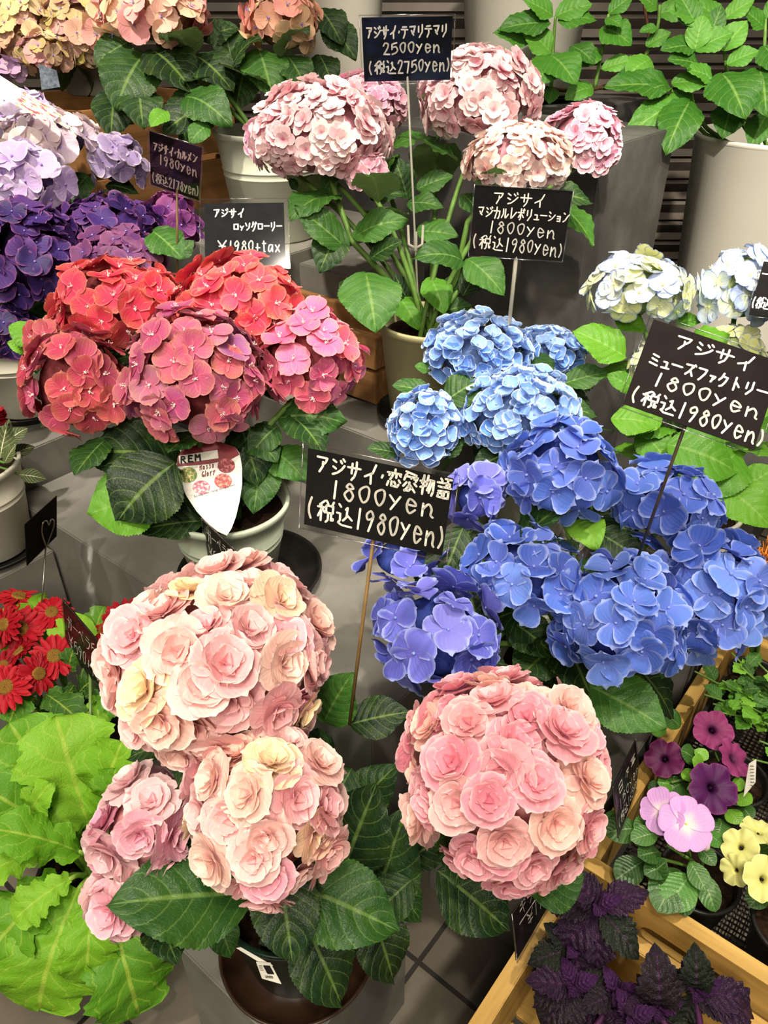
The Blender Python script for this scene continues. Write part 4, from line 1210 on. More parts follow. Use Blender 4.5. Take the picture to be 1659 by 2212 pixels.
# -- small white pot at the left edge with white-veined leaves
LP = AB(.02, -.115, .3465)
saucer(AB(.02, -.115, .34 + EPS), .088, .014, M_BLACKPL, 'black saucer under the white pot at the left edge')
root = thing('potted_foliage_plant', LP, 'white-veined foliage plant in a cream pot, cut off at the left edge', 'potted plant')
pot(root, LP, .082, .066, .16, M_OFFW)
s0 = LP + Vector((0, 0, .14))
for bx, by, d0, tx, ty, d1, wf in [(25, 985, 1.24, 75, 965, 1.26, 1.5), (40, 1025, 1.22, 100, 1035, 1.24, 1.5), (10, 960, 1.22, 60, 925, 1.24, 1.4), (0, 990, 1.18, 20, 905, 1.18, 1.2), (10, 1000, 1.16, 35, 960, 1.15, 1.2)]:
    B = W(bx, by, d0); stem(root, bez(s0, (s0 + B) / 2 + Vector((0, 0, .03)), B, 6), .0025, .002, M_STEM)
    pleaf(root, bx, by, d0, tx, ty, d1, kind='vari', col=[S('#4c5a2c'), S('#3c4a22')], wf=wf)
stem(root, bez(s0, s0 + Vector((.01, 0, .06)), W(0, 925, 1.16), 5), .002, .0016, M_STEM)
for k in range(6):
    ger_c = W(-2 + 5 * k % 9, 893 + 9 * k % 30, 1.15)
    mb = MB()
    for q in range(6): petal(mb, q * 1.05, .012, .004, .5, .2, .2, .1)
    put('flower_head', mb.mesh('small_red_flower', M_GER), root, Matrix.Translation(ger_c), S('#8c1626'))

# ------------------------------------------------------------------ crate on the right: petunias, periwinkle, herbs
M_PET = petal_mat('petunia_petal', S('#2a0630'), S('#b04a90'), .85, .25, vein=.35, trans=.18)
M_PETT = plain('petunia_throat', S('#200626'), .7, .2, .2, 90.)
M_PETY = petal_mat('yellow_petunia_petal', S('#c6c25a'), S('#f2efb0'), .5, .3, vein=.2)
M_VIN = petal_mat('periwinkle_petal', S('#fbf6d8'), S('#c890d8'), .75, .25, vein=.12)
M_VINC = plain('periwinkle_eye', S('#d9cf62'), .7, .2, .1, 90.)
def petunia_mesh(seed, mat, lobes=5):
    r = random.Random(seed); mb = MB(); n = 60; rows, uvs = [], []
    for i in range(11):
        s = i / 10
        row, uvr = [], []
        for j in range(n):
            a = 2 * PI * j / n; f = abs(((a / (2 * PI) * lobes) % 1) - .5) * 2      # 1 between lobes
            if s < .3: rad = .10 + .08 * s / .3; z = -.7 + .75 * s / .3
            else:
                q = (s - .3) / .7
                rad = .18 + .82 * q * (1 - .20 * f ** 3 * q); z = .05 + .16 * math.sin(q * 1.9) - .10 * f ** 2 * q + .07 * math.sin(a * 9 + seed) * q * q
            row.append((rad * math.cos(a), rad * math.sin(a), z)); uvr.append((max(0, (s - .18) / .82), .5 + .5 * (f * 2 - 1) * .7))
        rows.append(row); uvs.append(uvr)
    mb.grid(rows, uvs, close=True)
    mb.m = 1; mb.ball((0, 0, -.05), .07, 7, 4); mb.tube([(0, 0, -.75), (0, 0, -.1)], .05, .05, 5)
    return mb.mesh('petunia', [mat, M_PETT])
def vinca_mesh(seed):
    r = random.Random(seed); mb = MB()
    for k in range(5):
        petal(mb, 2 * PI * k / 5, 1, .50, .04 + r.uniform(-.04, .08), -.05, .10, -.02, .02 * (k % 2), .22, .02, r, 7, 6, .72)
    mb.m = 1; mb.ball((0, 0, .01), .05, 8, 4); mb.m = 2; mb.tube([(0, 0, -.5), (0, 0, -.02)], .03, .04, 6)
    return mb.mesh('periwinkle', [M_VIN, M_VINC, M_STEM])
PETM = [petunia_mesh(i, M_PET) for i in range(3)]; PETY = [petunia_mesh(i + 5, M_PETY) for i in range(2)]; VINM = [vinca_mesh(i) for i in range(2)]
def bloom(root, me, px, py, d, rpx, n, foot, col):
    c = W(px, py, d); n = Vector(n).normalized(); r = rpx * d / FPX
    put('flower_head', me, root, Matrix.Translation(c) @ n.to_track_quat('Z', 'Y').to_matrix().to_4x4() @ Matrix.Rotation(R.random() * 6, 4, 'Z') @ Matrix.Scale(r, 4), col)
    b = c - n * r * .6
    stem(root, bez(foot, (foot + b) / 2 - n * .02, b, 6), .0018, .0014, M_STEM)

def seedling(name, label, base, rt=.042, h=.075, mat=None):
    root = thing(name, base, label, 'potted plant')
    pot(root, Vector(base), rt, rt * .74, h, mat or M_BLACKPL, bands=False, lip=.004)
    return root, Vector(base) + Vector((0, 0, h * .86))

CB = .2376
q = AB(1.165, .075, CB)
root, s0 = seedling('potted_periwinkle', 'lilac periwinkle with two open flowers at the front of the crate', q)
toE = lambda px, py, d: (EYE - W(px, py, d)).normalized()
bloom(root, VINM[0], 1482, 1780, .80, 58, toE(1470, 1780, .8) + Vector((.1, -.1, .2)), s0, S('#d9a6e2'))
bloom(root, VINM[1], 1432, 1752, .815, 50, toE(1430, 1750, .8) + Vector((-.5, .0, .3)), s0, S('#d6a2e0'))
mb = MB(); mb.ball((0, 0, 0), .0042, 8, 6, (1, 1, 1.5)); put('bud', mb.mesh('bud', M_VIN), root, Matrix.Translation(W(1525, 1828, .80)), S('#dcb0e0'))
for bx, by, tx, ty, d0, d1, wf in [(1420, 1800, 1362, 1815, .82, .81, 1.1), (1425, 1840, 1378, 1850, .82, .80, 1.1), (1440, 1870, 1392, 1890, .82, .80, 1.1), (1390, 1860, 1330, 1900, .83, .82, 1.4), (1470, 1880, 1420, 1970, .82, .79, 1.3), (1490, 1890, 1440, 1965, .81, .79, 1.4), (1490, 1860, 1525, 1925, .81, .79, 1.2),
                                   (1510, 1830, 1545, 1870, .82, .80, 1.2), (1530, 1800, 1565, 1830, .83, .81, 1.4), (1510, 1880, 1545, 1970, .82, .80, 1.0), (1470, 1900, 1480, 1980, .82, .80, 1.2), (1380, 1790, 1305, 1800, .84, .83, 1.2), (1360, 1770, 1300, 1785, .85, .84, 1.2), (1420, 1770, 1370, 1795, .84, .83, 1.2), (1400, 1900, 1440, 1860, .82, .8, 1.2)]:
    pleaf(root, bx, by, d0, tx, ty, d1, kind='vinca', col=G_MID + [S('#47802f')], wf=wf * 1.25)
for k in range(4):
    stem(root, bez(s0, s0 + Vector((0, 0, .03)), W(1400 + 40 * k, 1850 - 25 * (k % 2), .83), 6), .0022, .0018, M_STEM)

q = AB(1.15, .23, CB)
root, s0 = seedling('potted_petunia', 'purple petunia with four ruffled flowers in the wooden crate', q)
PC = [S('#8a2a74'), S('#9c3a80'), S('#6a1a66'), S('#a04088')]
for px, py, d, r, n, col in [(1538, 1578, .94, 44, (-.1, -.5, 1), S('#8e3468')), (1436, 1640, .93, 42, (-.4, -.4, 1), S('#5c1848')), (1580, 1640, .91, 44, (.5, -.3, .8), S('#923a6c')), (1536, 1702, .88, 55, (.1, -.6, 1), S('#521a54'))]:
    bloom(root, PETM[R.randrange(3)], px, py, d, r, n, s0, col)
for bx, by, tx, ty, d0, d1 in [(1480, 1690, 1440, 1710, .93, .92), (1500, 1640, 1470, 1620, .93, .92), (1520, 1660, 1495, 1640, .91, .90), (1500, 1620, 1530, 1640, .93, .92), (1590, 1720, 1625, 1735, .90, .88), (1600, 1740, 1625, 1770, .90, .88), (1570, 1750, 1600, 1780, .90, .88), (1460, 1700, 1420, 1690, .93, .92), (1440, 1690, 1405, 1720, .93, .93), (1540, 1620, 1560, 1600, .93, .93),
                               (1480, 1660, 1500, 1690, .92, .9), (1580, 1700, 1610, 1690, .9, .89), (1560, 1770, 1550, 1810, .9, .88), (1490, 1720, 1470, 1750, .92, .91), (1440, 1580, 1400, 1570, .97, .97), (1470, 1570, 1430, 1540, .97, .97), (1520, 1700, 1480, 1730, .93, .92), (1600, 1670, 1560, 1690, .93, .92)]:
    pleaf(root, bx, by, d0, tx, ty, d1, kind='vinca', col=G_BR + G_MID, wf=1.9)
for k in range(5):
    stem(root, bez(s0, s0 + Vector((0, 0, .03)), W(1450 + 36 * k, 1690 + 20 * (k % 2), .92), 6), .0020, .0016, M_STEM)

q = AB(1.262, .085, CB)
root, s0 = seedling('potted_petunia', 'greenish yellow petunia cut off by the right edge', q)
for px, py, d, r, n in [(1600, 1830, .80, 40, (-.6, -.3, 1)), (1638, 1800, .81, 40, (.1, .2, 1)), (1648, 1900, .77, 50, (.1, -.6, 1)), (1590, 1880, .79, 34, (-.8, -.4, .5)), (1690, 1850, .78, 40, (.3, -.3, 1))]:
    bloom(root, PETY[R.randrange(2)], px, py, d, r, n, s0, S('#dcdc8c'))
for bx, by, tx, ty, d0, d1 in [(1640, 1860, 1600, 1900, .80, .79), (1650, 1920, 1620, 1960, .79, .78), (1660, 1870, 1690, 1920, .79, .78), (1640, 1840, 1680, 1820, .81, .80)]:
    pleaf(root, bx, by, d0, tx, ty, d1, kind='vinca', col=G_MID, wf=1.8)

def herb(root, s0, tops, d, col, lpx, kind='scal', nn=5, tip=None):
    rg = random.Random(len(tops))
    for px, py, dd in tops:
        T = W(px, py, dd); P = bez(s0 + Vector((rg.uniform(-.02, .02), rg.uniform(-.02, .02), 0)), (s0 + T) / 2 + Vector((0, 0, .015)), T, 10)
        stem(root, P, .0020, .0012, M_STEM)
        ph = rg.random() * 6
        for k in range(nn):
            i = int(3 + 7 * k / nn); q = P[min(i, 10)]
            for sg in (0, PI):
                v = Vector((math.cos(ph + sg), math.sin(ph + sg), rg.uniform(.1, .5))).normalized(); L = lpx * dd / FPX * rg.uniform(.7, 1.15)
                leaf(root, q + v * .004, q + v * (.004 + L), up=(0, -.2, 1), kind=kind, col=col, wf=1.25)
            ph += PI / 2 + .3

q = AB(1.20, .35, CB)
root, s0 = seedling('potted_herb', 'bushy herb with small scalloped leaves behind the petunias', q)
herb(root, s0, [(1500, 1450, 1.0), (1560, 1470, .98), (1520, 1500, .97), (1600, 1440, 1.0), (1600, 1520, .96), (1640, 1500, .97), (1560, 1540, .97), (1580, 1410, 1.02), (1540, 1520, .98)], 1., G_BR + G_MID, 46)
q = AB(1.31, .31, CB)
root, s0 = seedling('potted_herb', 'lighter green herb with upright stems at the right edge', q)
herb(root, s0, [(1635, 1430, .98), (1650, 1560, .92), (1640, 1600, .91), (1659, 1480, .95), (1625, 1640, .90), (1690, 1540, .93)], 1., G_BR + G_LIME, 40, nn=6)

q = AB(1.118, .425, CB)
root, s0 = seedling('potted_celosia', 'orange feathery celosia at the right edge beside the blue flowers', q, .036)
M_CEL = plain('orange_plume', S('#e08a3c'), .8, .2, .25, 120.)
for px, py, d, hh in [(1612, 1215, 1.0, 60), (1640, 1235, .99, 50), (1595, 1230, 1.0, 40), (1650, 1290, .97, 55), (1665, 1200, 1.0, 60)]:
    c = W(px, py, d); mb = MB(); rg = random.Random(px)
    for k in range(26):
        f = k / 25; a = k * 2.4; L = .022 * (1 - f * .55)
        b = Vector((0, 0, -.018 + .045 * f))
        mb.tube([b, b + Vector((math.cos(a) * L * .6, math.sin(a) * L * .6, L * .5)), b + Vector((math.cos(a) * L * .8, math.sin(a) * L * .8, L * 1.2))], .0022, .0004, 5)
    mb.tube([(0, 0, -.025), (0, 0, .028)], .003, .001, 6)
    put('plume', mb.mesh('plume', M_CEL), root, Matrix.Translation(c))
    stem(root, bez(s0, (s0 + c) / 2 + Vector((0, 0, .02)), c - Vector((0, 0, .02)), 6), .0022, .002, M_STEM)
    for sg in (-1, 1):
        leaf(root, c + Vector((0, 0, -.04)), c + Vector((sg * .03, -.01, -.045)), kind='vinca', col=G_BR, wf=1.2)

# plant label standing by the petunias
g = thing('plant_label', W(1605, 1720, .86), 'pale paper plant label standing at the right of the petunias', 'plant label')
paper([(1618, 1650), (1634, 1640), (1632, 1690), (1606, 1722)], [.86, .86, .87, .88], 'tag', M_PAPER, g)
mb = MB()
for k in range(7):
    a = W(1621 + k * .2, 1655 + k * 7, .859 + .002 * k); ribbon(mb, [a, a + (W(1631, 1655 + k * 7, .859 + .002 * k) - W(1622, 1655 + k * 7, .859 + .002 * k)) * .8], .0004, toE(1620, 1680, .86))
put('print', mb.mesh('print', M_INK, smooth=False), g)

# ------------------------------------------------------------------ velvet plants in the near crate
GYC = [S('#23291f'), S('#2a232a'), S('#321f36'), S('#222c20')]
for label, ab, spots in [
    ('purple velvet plant, the tallest, with violet tips at the back of its crate', (1.12, -.09), [((1290, 1960, .77), [(1225, 1890), (1390, 1930), (1220, 2050), (1370, 2060), (1290, 2080), (1190, 1960)], 1), ((1235, 2050, .78), [(1150, 2080), (1180, 2000), (1260, 2130), (1160, 2130)], 0)]),
    ('dark green velvet plant in the middle of its crate', (1.13, -.22), [((1240, 2130, .76), [(1145, 2120), (1180, 2212), (1300, 2200), (1230, 2230), (1160, 2170), (1320, 2130)], 0), ((1330, 2150, .76), [(1330, 2260), (1400, 2230), (1270, 2250), (1260, 2180)], 1)]),
    ('velvet plant with one tall upright leaf nearest the board with the hand hole', (1.27, -.12), [((1420, 2180, .74), [(1415, 2050), (1480, 2250), (1360, 2250), (1350, 2180), (1440, 2300), (1380, 2110)], 0), ((1500, 2140, .74), [(1500, 2045), (1600, 2165), (1480, 2200), (1560, 2200), (1450, 2100), (1610, 2195)], 0), ((1360, 2200, .73), [(1330, 2240), (1390, 2250), (1310, 2200)], 1)])]:
    base = AB(ab[0], ab[1], .1766)
    root, s0 = seedling('potted_velvet_plant', label, base, .05, .065)
    for (cx_, cy_, d), tips, pur in spots:
        c = W(cx_, cy_, d)
        stem(root, bez(s0, (s0 + c) / 2 + Vector((0, 0, .01)), c, 7), .004, .003, plain('purple_stem', S('#4a2148'), .6, .2, .2, 60.))
        for k, (tx, ty) in enumerate(tips):
            pleaf(root, cx_ + (tx - cx_) * .06, cy_ + (ty - cy_) * .06, d, cx_ + (tx - cx_) * 1.12, cy_ + (ty - cy_) * 1.12, d + .012 * ((k % 3) - 1), kind='gyn', col=GYC[2:3] if pur and k < 3 else GYC, wf=1.45)
        for k in range(3):
            a = k * 2.1; v = Vector((math.cos(a), math.sin(a), .9))
            leaf(root, c, c + v * .022, kind='gyn', col=[S('#452050')], wf=1.3)

# ------------------------------------------------------------------ leafy plants in white buckets at the back
def bucket(name, label, base, rt, rb, h, mat, branches, col, lpx, d, stemmat=M_STEM, wf=1., rg_=1):
    root = thing(name, base, label, 'potted plant')
    pot(root, Vector(base), rt, rb, h, mat, bands=False, lip=.006)
    s0 = Vector(base) + Vector((0, 0, h * .86)); rg = random.Random(rg_)
    for path in branches:
        pts = [s0 + Vector((rg.uniform(-.04, .04), rg.uniform(-.04, .04), 0))] + [W(*p) for p in path]
        P = catmull(pts, 5)
        stem(root, P, .0042, .0026, stemmat)
        k0 = 5 if len(pts) > 2 else 3
        ph = rg.random() * 6.28
        for i in range(k0, len(P) - 1, 4):
            q = P[i]; td = (P[i + 1] - P[i]).normalized(); x = td.orthogonal().normalized(); y = td.cross(x)
            for sg in (0, PI):
                v = (x * math.cos(ph + sg) + y * math.sin(ph + sg) + Vector((0, -.15, .12))).normalized(); L = lpx * d / FPX * rg.uniform(.75, 1.15)
                leaf(root, q + v * .018, q + v * (.018 + L) - Vector((0, 0, L * .25)), up=(0, -.3, 1), col=col, wf=wf * rg.uniform(1.0, 1.2))
            ph += PI / 2
        for sg in range(4):
            v = Vector((math.cos(sg * 1.57 + ph), math.sin(sg * 1.57 + ph), .35)).normalized(); L = lpx * d / FPX * .7
            leaf(root, P[-1], P[-1] + v * L, up=(0, -.2, 1), col=col, wf=1.1)
    return root

GW = [S('#38701f'), S('#467e28'), S('#2a5c1a'), S('#528a2e')]
UB = AB(.085, 1.40, .9006 + .012)
saucer(AB(.085, 1.40, .9006), .155, .012, M_BLACKPL, 'black disc under the white bucket at the shutter')
root = bucket('potted_hydrangea', 'leafy hydrangea without flowers in the white bucket before the dark shutter', UB, .160, .128, .34, M_WHITE, [], GW, 90, 1.7)
for br in [[(1190, 200, 1.70), (1195, 100, 1.66), (1200, 35, 1.62)], [(1285, 190, 1.7), (1300, 110, 1.66), (1315, 30, 1.62)], [(1372, 150, 1.70), (1395, 120, 1.66), (1420, 60, 1.62), (1425, 10, 1.6)]]:
    stem(root, catmull([W(*p) for p in br], 5), .0045, .003, M_STEM)
stem(root, catmull([W(1170, 188, 1.70), W(1230, 196, 1.70), W(1300, 188, 1.70), W(1370, 150, 1.70), W(1400, 60, 1.74), UB + Vector((.15, -.09, .37)), UB + Vector((.06, -.03, .30))], 5), .004, .0035, M_WOODSTEM)
for a in [(1190, 50, 1.62, 1075, 65, 1.62, .9, 0), (1150, 90, 1.64, 1065, 70, 1.63, 1., 0), (1190, 115, 1.64, 1125, 55, 1.62, 1.2, 0), (1190, 120, 1.63, 1245, 185, 1.60, 1.3, 1), (1200, 125, 1.64, 1160, 185, 1.61, 1.2, 1), (1200, 35, 1.62, 1280, 10, 1.60, 1.2, 0), (1205, 45, 1.62, 1290, 45, 1.60, 1.1, 1),
          (1235, 100, 1.64, 1285, 140, 1.62, 1.2, 1), (1300, 60, 1.64, 1365, 100, 1.62, 1.4, 1), (1295, 110, 1.66, 1250, 145, 1.65, 1.2, 1), (1300, 150, 1.66, 1370, 130, 1.64, .9, 0), (1280, 190, 1.68, 1220, 215, 1.66, 1., 1), (1195, 190, 1.68, 1185, 225, 1.67, 1.3, 1), (1315, 30, 1.62, 1370, -10, 1.6, 1.1, 0), (1310, 40, 1.62, 1345, 60, 1.6, 1.1, 1),
          (1395, 100, 1.64, 1450, 70, 1.62, 1.1, 0), (1420, 30, 1.62, 1500, 20, 1.6, 1.2, 0), (1405, 130, 1.64, 1350, 170, 1.62, 1.1, 1), (1395, 160, 1.65, 1330, 180, 1.64, 1., 1), (1195, 35, 1.62, 1130, 0, 1.6, 1.1, 0), (1420, 20, 1.62, 1370, -15, 1.6, 1.1, 0), (1420, 60, 1.62, 1380, 70, 1.62, 1.0, 0)]:
    pleaf(root, *a[:6], wf=a[6], var=a[7], col=GW)

RB = AB(.735, 1.395, .4506)
root = bucket('potted_hydrangea', 'leafy green hydrangea in the big white bucket at the right edge', RB, .178, .148, .425, M_WHITE, [], GW, 110, 1.55)
for br in [[(1530, 280, 1.62), (1490, 190, 1.52), (1500, 100, 1.48), (1505, 30, 1.46)], [(1600, 260, 1.62), (1570, 150, 1.52), (1560, 40, 1.48)], [(1640, 260, 1.6), (1650, 120, 1.52), (1655, 20, 1.5)], [(1525, 290, 1.62), (1495, 225, 1.54), (1440, 190, 1.5)]]:
    stem(root, catmull([RB + Vector((0, 0, .36))] + [W(*p) for p in br], 5), .005, .003, M_STEM)
for a in [(1490, 220, 1.50, 1437, 335, 1.47, .95, 1), (1450, 190, 1.50, 1300, 190, 1.48, .75, 0), (1450, 180, 1.50, 1545, 180, 1.47, .9, 0), (1440, 185, 1.5, 1400, 200, 1.48, 1.2, 1), (1500, 100, 1.48, 1425, 110, 1.46, 1.0, 0), (1500, 110, 1.47, 1520, 30, 1.45, 1.2, 0), (1500, 110, 1.47, 1585, 70, 1.45, 1.1, 0), (1510, 140, 1.48, 1440, 130, 1.46, 1.1, 0),
          (1560, 110, 1.48, 1615, 45, 1.46, 1.2, 0), (1570, 140, 1.48, 1640, 110, 1.46, 1.1, 0), (1560, 160, 1.48, 1610, 260, 1.44, 1.35, 1), (1540, 170, 1.48, 1480, 150, 1.46, 1.1, 0), (1640, 150, 1.5, 1655, 255, 1.46, 1.3, 1), (1650, 100, 1.5, 1690, 170, 1.48, 1.2, 1), (1650, 60, 1.5, 1600, 20, 1.48, 1.1, 0), (1655, 40, 1.5, 1690, -10, 1.48, 1.2, 0),
          (1560, 50, 1.48, 1500, 5, 1.46, 1.1, 0), (1565, 40, 1.48, 1630, 0, 1.46, 1.1, 0), (1505, 40, 1.46, 1440, 20, 1.45, 1.1, 0), (1580, 230, 1.52, 1560, 300, 1.50, 1.3, 1), (1600, 230, 1.55, 1550, 290, 1.54, 1.2, 1), (1630, 230, 1.52, 1590, 200, 1.5, 1.1, 0), (1495, 215, 1.52, 1345, 300, 1.52, .6, 1), (1640, 190, 1.52, 1600, 150, 1.5, 1., 0), (1655, 250, 1.56, 1620, 320, 1.55, 1.1, 1), (1505, 60, 1.46, 1460, -20, 1.45, 1., 0), (1530, 90, 1.48, 1560, 10, 1.46, 1., 0), (1600, 100, 1.5, 1570, 60, 1.49, 1.1, 1)]:
    pleaf(root, *a[:6], wf=a[6], var=a[7], col=GW)

root = bucket('white_bucket', 'plain white bucket standing in the back row behind the peach flowers', AB(-.20, 1.06, .9406), .105, .085, .30, M_WHITE, [], GW, 60, 1.8)
root['category'] = 'bucket'

# ------------------------------------------------------------------ price signs
price_sign([(781, 38), (978, 35), (972, 172), (787, 176)], 1.0, [('アジサイ・テマリテマリ', 790, 84, 968, 78, 27), ('2500yen', 826, 117, 952, 112, 24), ('(税込2750yen)', 797, 160, 974, 152, 27)],
           'black price card reading 2500 yen on a tall clear rod, highest of all', ((880, 178), (907, 735, 1.205)), .003, .0010, card=plain('navy_black_card', S('#10141c'), .7, .12, .2, 60., .1), rods=.62)
price_sign([(323, 283), (436, 319), (429, 432), (326, 398)], 1.05, [('アジサイ・カルメン', 331, 324, 428, 353, 19), ('1980yen', 344, 353, 427, 382, 21), ('(税込2178yen)', 330, 392, 431, 424, 21)],
           'small black price card reading 1980 yen (2178) by the purple flowers', ((380, 415), (383, 600, 1.15)), .0025, .0009, stakemat=M_BAMBOO)
price_sign([(441, 440), (613, 438), (617, 572), (443, 576)], 1.04, [('アジサイ', 460, 471, 530, 470, 19), ('ロッソグローリー', 504, 500, 611, 499, 19), ('¥1980+tax', 468, 547, 608, 547, 26)],
           'black price card in a wide clear sleeve behind the red flowers', ((565, 570), (560, 700, 1.06)), .006, .0009, card=plain('charcoal_card', S('#1c1e20'), .85, .05, .2, 60., .1))
price_sign([(1027, 400), (1237, 413), (1213, 563), (1014, 551)], .92, [('アジサイ', 1062, 441, 1180, 448, 28), ('マジカルレボリューション', 1030, 468, 1230, 482, 24), ('1800yen', 1053, 502, 1200, 516, 26), ('(税込1980yen)', 1020, 534, 1216, 556, 29)],
           'black price card reading 1800 yen in front of the cream pink flower head', ((1115, 560), (1100, 700, .99)), .0012, .0008, stake_r=.0026)
price_sign([(1412, 690), (1690, 784), (1628, 972), (1346, 872)], .66, [('アジサイ', 1450, 753, 1628, 808, 33), ('ミューズファクトリー', 1397, 787, 1656, 866, 28), ('1800yen', 1405, 831, 1638, 908, 29), ('(税込1980yen)', 1360, 866, 1650, 968, 34)],
           'large tilted black price card at the right edge reading 1800 yen', ((1478, 930), (1374, 1215, .80)), .004, .0009, card=plain('brown_black_card', S('#1e1616'), .75, .1, .3, 30., .15), stakemat=M_DARKROD)
price_sign([(666, 968), (980, 1034), (955, 1200), (657, 1132)], .60, [('アジサイ・恋愛物語', 680, 1020, 976, 1078, 40), ('1800yen', 712, 1074, 940, 1118, 38), ('(税込1980yen)', 664, 1116, 962, 1186, 44)],
           'large black price card reading 1800 yen on a brown stick, in the centre', ((805, 1170), (755, 1565, .716)), .004, .0009, stakemat=M_BAMBOO)
price_sign([(135, 1292), (240, 1417), (229, 1510), (144, 1396)], .95, [('ガーベラ5寸', 147, 1352, 222, 1436, 26), ('¥590+Tax', 149, 1392, 229, 1492, 30)],
           'narrow-seen black price card reading 590 yen among the gerberas', ((190, 1455), (196, 1700, 1.0)), .0012, .0007, stakemat=plain('green_wire', S('#6f8a4a'), .4, .5, .15, 50.), stake_r=.0022)
price_sign([(437, 1120), (517, 1196), (523, 1292), (448, 1212)], .93, [('ガーベラ5寸', 450, 1166, 513, 1226, 26), ('¥590+Tax', 453, 1204, 518, 1272, 30)],
           'black price card reading 590 yen leaning against the mint green pot', None, .0012, .0007)
price_sign([(1322, 1701), (1372, 1598), (1380, 1688), (1335, 1811)], .84, [('日々草', 1333, 1722, 1373, 1638, 20), ('150yen', 1337, 1752, 1378, 1664, 20), ('(税込165yen)', 1336, 1790, 1381, 1682, 20)],
           'black price card reading 150 yen stuck at the corner of the right-hand crate', ((1358, 1755), (1362, 1830, .88)), .0012, .0006, stakemat=M_ROD)
price_sign([(1104, 1975), (1196, 1846), (1203, 1924), (1115, 2075)], .745, [('ギヌラ', 1119, 1985, 1172, 1908, 28), ('_', 1120, 1996, 1158, 1938, 0), ('¥190', 1136, 2006, 1180, 1940, 26)],
           'black price card reading 190 yen on the rim of the velvet plant crate', None, .0012, .0007)
price_sign([(1650, 565), (1760, 575), (1730, 690), (1618, 680)], .95, [('ー', 1642, 602, 1680, 608, 20), ('(税込1980yen)', 1622, 665, 1730, 676, 24)],
           'black price card cut off by the right edge above the tilted card', ((1690, 685), (1690, 800, 1.0)), .003, .0009)
root, P, N, on = price_sign([(53, 1133), (122, 1071), (122, 1158), (58, 1222)], 1.10, None, 'blank back of a black card held by a heart-shaped wire clip at the left', None, .0, .0007, name='clip_sign')
mb = MB()
hp_ = [on(95, 1178, .003), on(86, 1150, .003), on(88, 1128, .003), on(96, 1123, .003), on(101, 1132, .003), on(106, 1120, .003), on(112, 1124, .003), on(110, 1140, .003), on(96, 1178, .003)]
mb.tube(catmull(hp_, 4), .0012, n=6)
mb.tube([on(95, 1176, .003), W(91, 1290, 1.14), W(91, 1420, 1.18)], .0012, n=6)
put('heart_clip', mb.mesh('heart_clip', plain('steel_wire', S('#b9b4a8'), .3, .6, .1, 40., 0, 1.)), root)

# ------------------------------------------------------------------ the heart-shaped plant tag in the mint pot
t = NT('white_board_print'); s_, v_, uv = t.uv()
pk = t.math('FRACT', t.math('MULTIPLY', v_, 7.))
grain = t.noise(uv, 24., 3.)
colr = t.mix(t.step(grain, .35, .7, 0., .5), S('#efece4'), S('#cfcac0'))
colr = t.mix(t.math('MULTIPLY', t.step(pk, .94, .99), .5), colr, S('#a8a398'))
M_TAGP = t.done(t.princ(colr, .35, .4))
M_DKRED = plain('dark_red_print', S('#7a1420'), .4, .3, .1, 60.)
def photo_mat(name, a, b, c3):
    t = NT(name); v = t.n('ShaderNodeTexVoronoi'); v.inputs['Scale'].default_value = 420.
    t.l(t.coord(), v.inputs['Vector'])
    k = t.mix(t.step(v.outputs['Distance'], .1, .7), a, b)
    k = t.mix(t.step(t.noise(t.coord(), 300., 2.), .5, .6), k, c3)
    return t.done(t.princ(k, .4, .3))
TQ = [(380, 980), (522, 975), (520, 1155), (395, 1160)]
TP_ = quad_depths([(378, 975), (524, 972), (514, 1160), (388, 1163)], .95)
o0 = sum(TP_, Vector()) / 4
N = (W(380, 980, .96) - W(450, 1150, .93)).cross(W(522, 975, .955) - W(450, 1150, .93)).normalized()
if N.dot(EYE - o0) < 0: N = -N
N = (N + (EYE - o0).normalized()).normalized()
def onT(x, y, off=.0006):
    r = FWD + RGT * ((x - CX) / FPX) + UPV * (-(y - CY) / FPX)
    return EYE + r * ((o0 - EYE).dot(N) / r.dot(N)) + N * off
root = thing('plant_tag', onT(490, 1158), 'heart-shaped white picture tag stuck in the mint green pot', 'plant tag')
outl = [(386, 985), (395, 968), (420, 955), (450, 952), (480, 956), (508, 966), (518, 980), (523, 1010), (523, 1045), (518, 1080), (510, 1115), (500, 1142), (490, 1157), (470, 1148), (448, 1130), (425, 1105), (403, 1072), (388, 1040), (379, 1010)]
mb = MB(); cc = (455, 1045)
for off in (.0, -.0006):
    ids = [mb.vert(onT(x, y, off), ((x - 380) / 145, (y - 950) / 210)) for x, y in outl]
    ce = mb.vert(onT(cc[0], cc[1], off), (.5, .45))
    for k in range(len(ids)): mb.face(*((ids[k], ce, ids[(k + 1) % len(ids)]) if off == 0 else (ids[k], ids[(k + 1) % len(ids)], ce)))
n_ = len(outl) + 1
for k in range(len(outl)):
    j = (k + 1) % len(outl); mb.face(k, j, n_ + j, n_ + k)
card_ = put('card', mb.mesh('card', M_TAGP, smooth=False), root)
mb = MB(); mb.face(*[mb.vert(onT(x, y, .0004)) for x, y in [(383, 990), (395, 968), (420, 955), (450, 952), (480, 956), (508, 966), (518, 982), (500, 992), (450, 1003), (382, 1008)][::-1]])
put('red_band', mb.mesh('red_band', M_DKRED, smooth=False), card_)
mb = MB(); mb.face(*[mb.vert(onT(x, y, .0007)) for x, y in [(386, 985), (470, 972), (472, 990), (388, 1002)][::-1]])
put('white_strip', mb.mesh('white_strip', M_PAPER, smooth=False), card_)
mb = MB(); up_ = onT(420, 980) - onT(421, 1000)
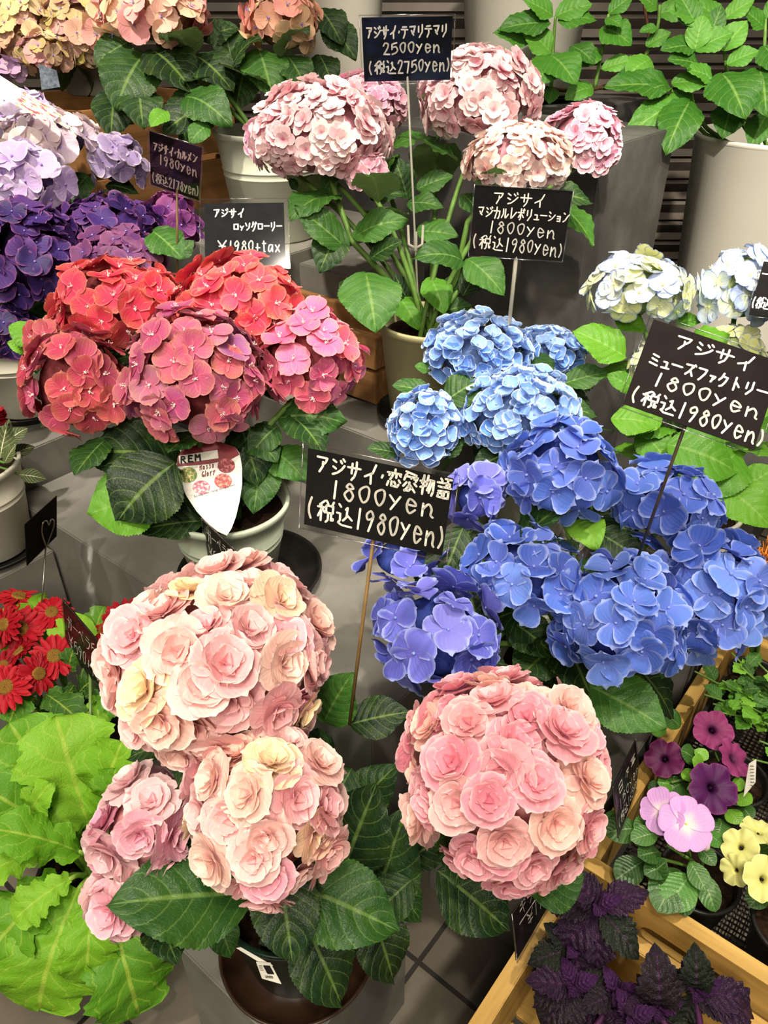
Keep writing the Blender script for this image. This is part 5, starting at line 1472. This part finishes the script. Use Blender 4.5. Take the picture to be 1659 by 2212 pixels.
for x0, gl_ in ((389, "20 29;~29 69 76 25;45 80"), (405, "79 29 20 80;25 65"), (421, "10 19 45 79 80")):
    for st in gl_.split(';'):
        pts = [onT(x0 + int(q[0]) * 1.5, 1000 - int(q[1]) * 1.45 - (x0 - 389) * .14, .001) for q in st.lstrip('~').split()]
        ribbon(mb, pts, .0011, N)
put('brand_print', mb.mesh('brand_print', M_INK, smooth=False), card_)
for nm, px, py, rx, ry, cs in (('green_picture', 406, 1026, 20, 17, ('#7d9a3a', '#4f6a1c', '#c8b26a')), ('red_picture', 489, 1006, 19, 16, ('#b03a48', '#6a1420', '#c86a6a')), ('coral_picture', 482, 1039, 19, 16, ('#d8645a', '#a03a3a', '#e89a8a')), ('pink_picture', 435, 1053, 19, 15, ('#d88a9a', '#a8506a', '#f0c8c0'))):
    mb = MB(); mb.face(*[mb.vert(onT(px + rx * math.cos(-k * PI / 14), py + ry * math.sin(-k * PI / 14) , .0006)) for k in range(28)])
    put(nm, mb.mesh(nm, photo_mat(nm, *[S(q) for q in cs]), smooth=False), card_)
mb = MB()
write(mb, 'Rosso', onT(431, 1016, .001), onT(464, 1010, .001), onT(431, 1004, .001) - onT(431, 1016, .001), N, .00045)
write(mb, 'Glory', onT(436, 1031, .001), onT(466, 1025, .001), onT(436, 1019, .001) - onT(436, 1031, .001), N, .00045)
put('red_lettering', mb.mesh('red_lettering', M_DKRED, smooth=False), card_)
fc = bpy.data.curves.new('caption', 'FONT'); fc.body = 'Exciting color change during growth'; fc.size = 1.
fo = bpy.data.objects.new('caption', fc); COL.objects.link(fo)
bpy.context.view_layer.update()
me = bpy.data.meshes.new_from_object(fo.evaluated_get(bpy.context.evaluated_depsgraph_get()))
wid = max(v.co.x for v in me.vertices)
bpy.data.objects.remove(fo)
a_, b_ = onT(420, 1075, .001), onT(508, 1049, .001); X = (b_ - a_) / wid; Y = N.cross(X.normalized()) * X.length
if Y.z < 0: Y = -Y
for v in me.vertices: v.co = a_ + X * v.co.x + Y * v.co.y * 1.15
me.materials.clear(); me.materials.append(M_INK)
put('caption', me, card_)

# picture labels tucked in the lavender and antique flowers
t = NT('bright_flower_print'); s_, v_, uv = t.uv()
k = t.mix(t.step(t.noise(uv, 7., 3.), .5, .58), S('#f4efe0'), S('#c8505a'))
k = t.mix(t.step(t.noise(uv, 13., 3.), .58, .64), k, S('#c9b840'))
k = t.mix(t.step(s_, .35, .5, 1., 0.), k, S('#f6f2e8'))
M_FPRINT = t.done(t.princ(k, .35, .4))
g = thing('plant_label', W(120, 265, 1.30), 'white printed plant label lying slantwise over the lavender flowers', 'plant label')
paper([(-20, 150), (135, 250), (95, 262), (-20, 196)], [1.22, 1.20, 1.19, 1.21], 'tag', M_FPRINT, g)
g = thing('plant_label', W(108, 190, 1.46), 'dark blue picture label under the antique yellow flowers', 'plant label')
paper([(83, 138), (122, 152), (130, 188), (90, 194)], [1.46, 1.46, 1.47, 1.47], 'tag', plain('blue_print', S('#5a6472'), .4, .4, .5, 160.), g)
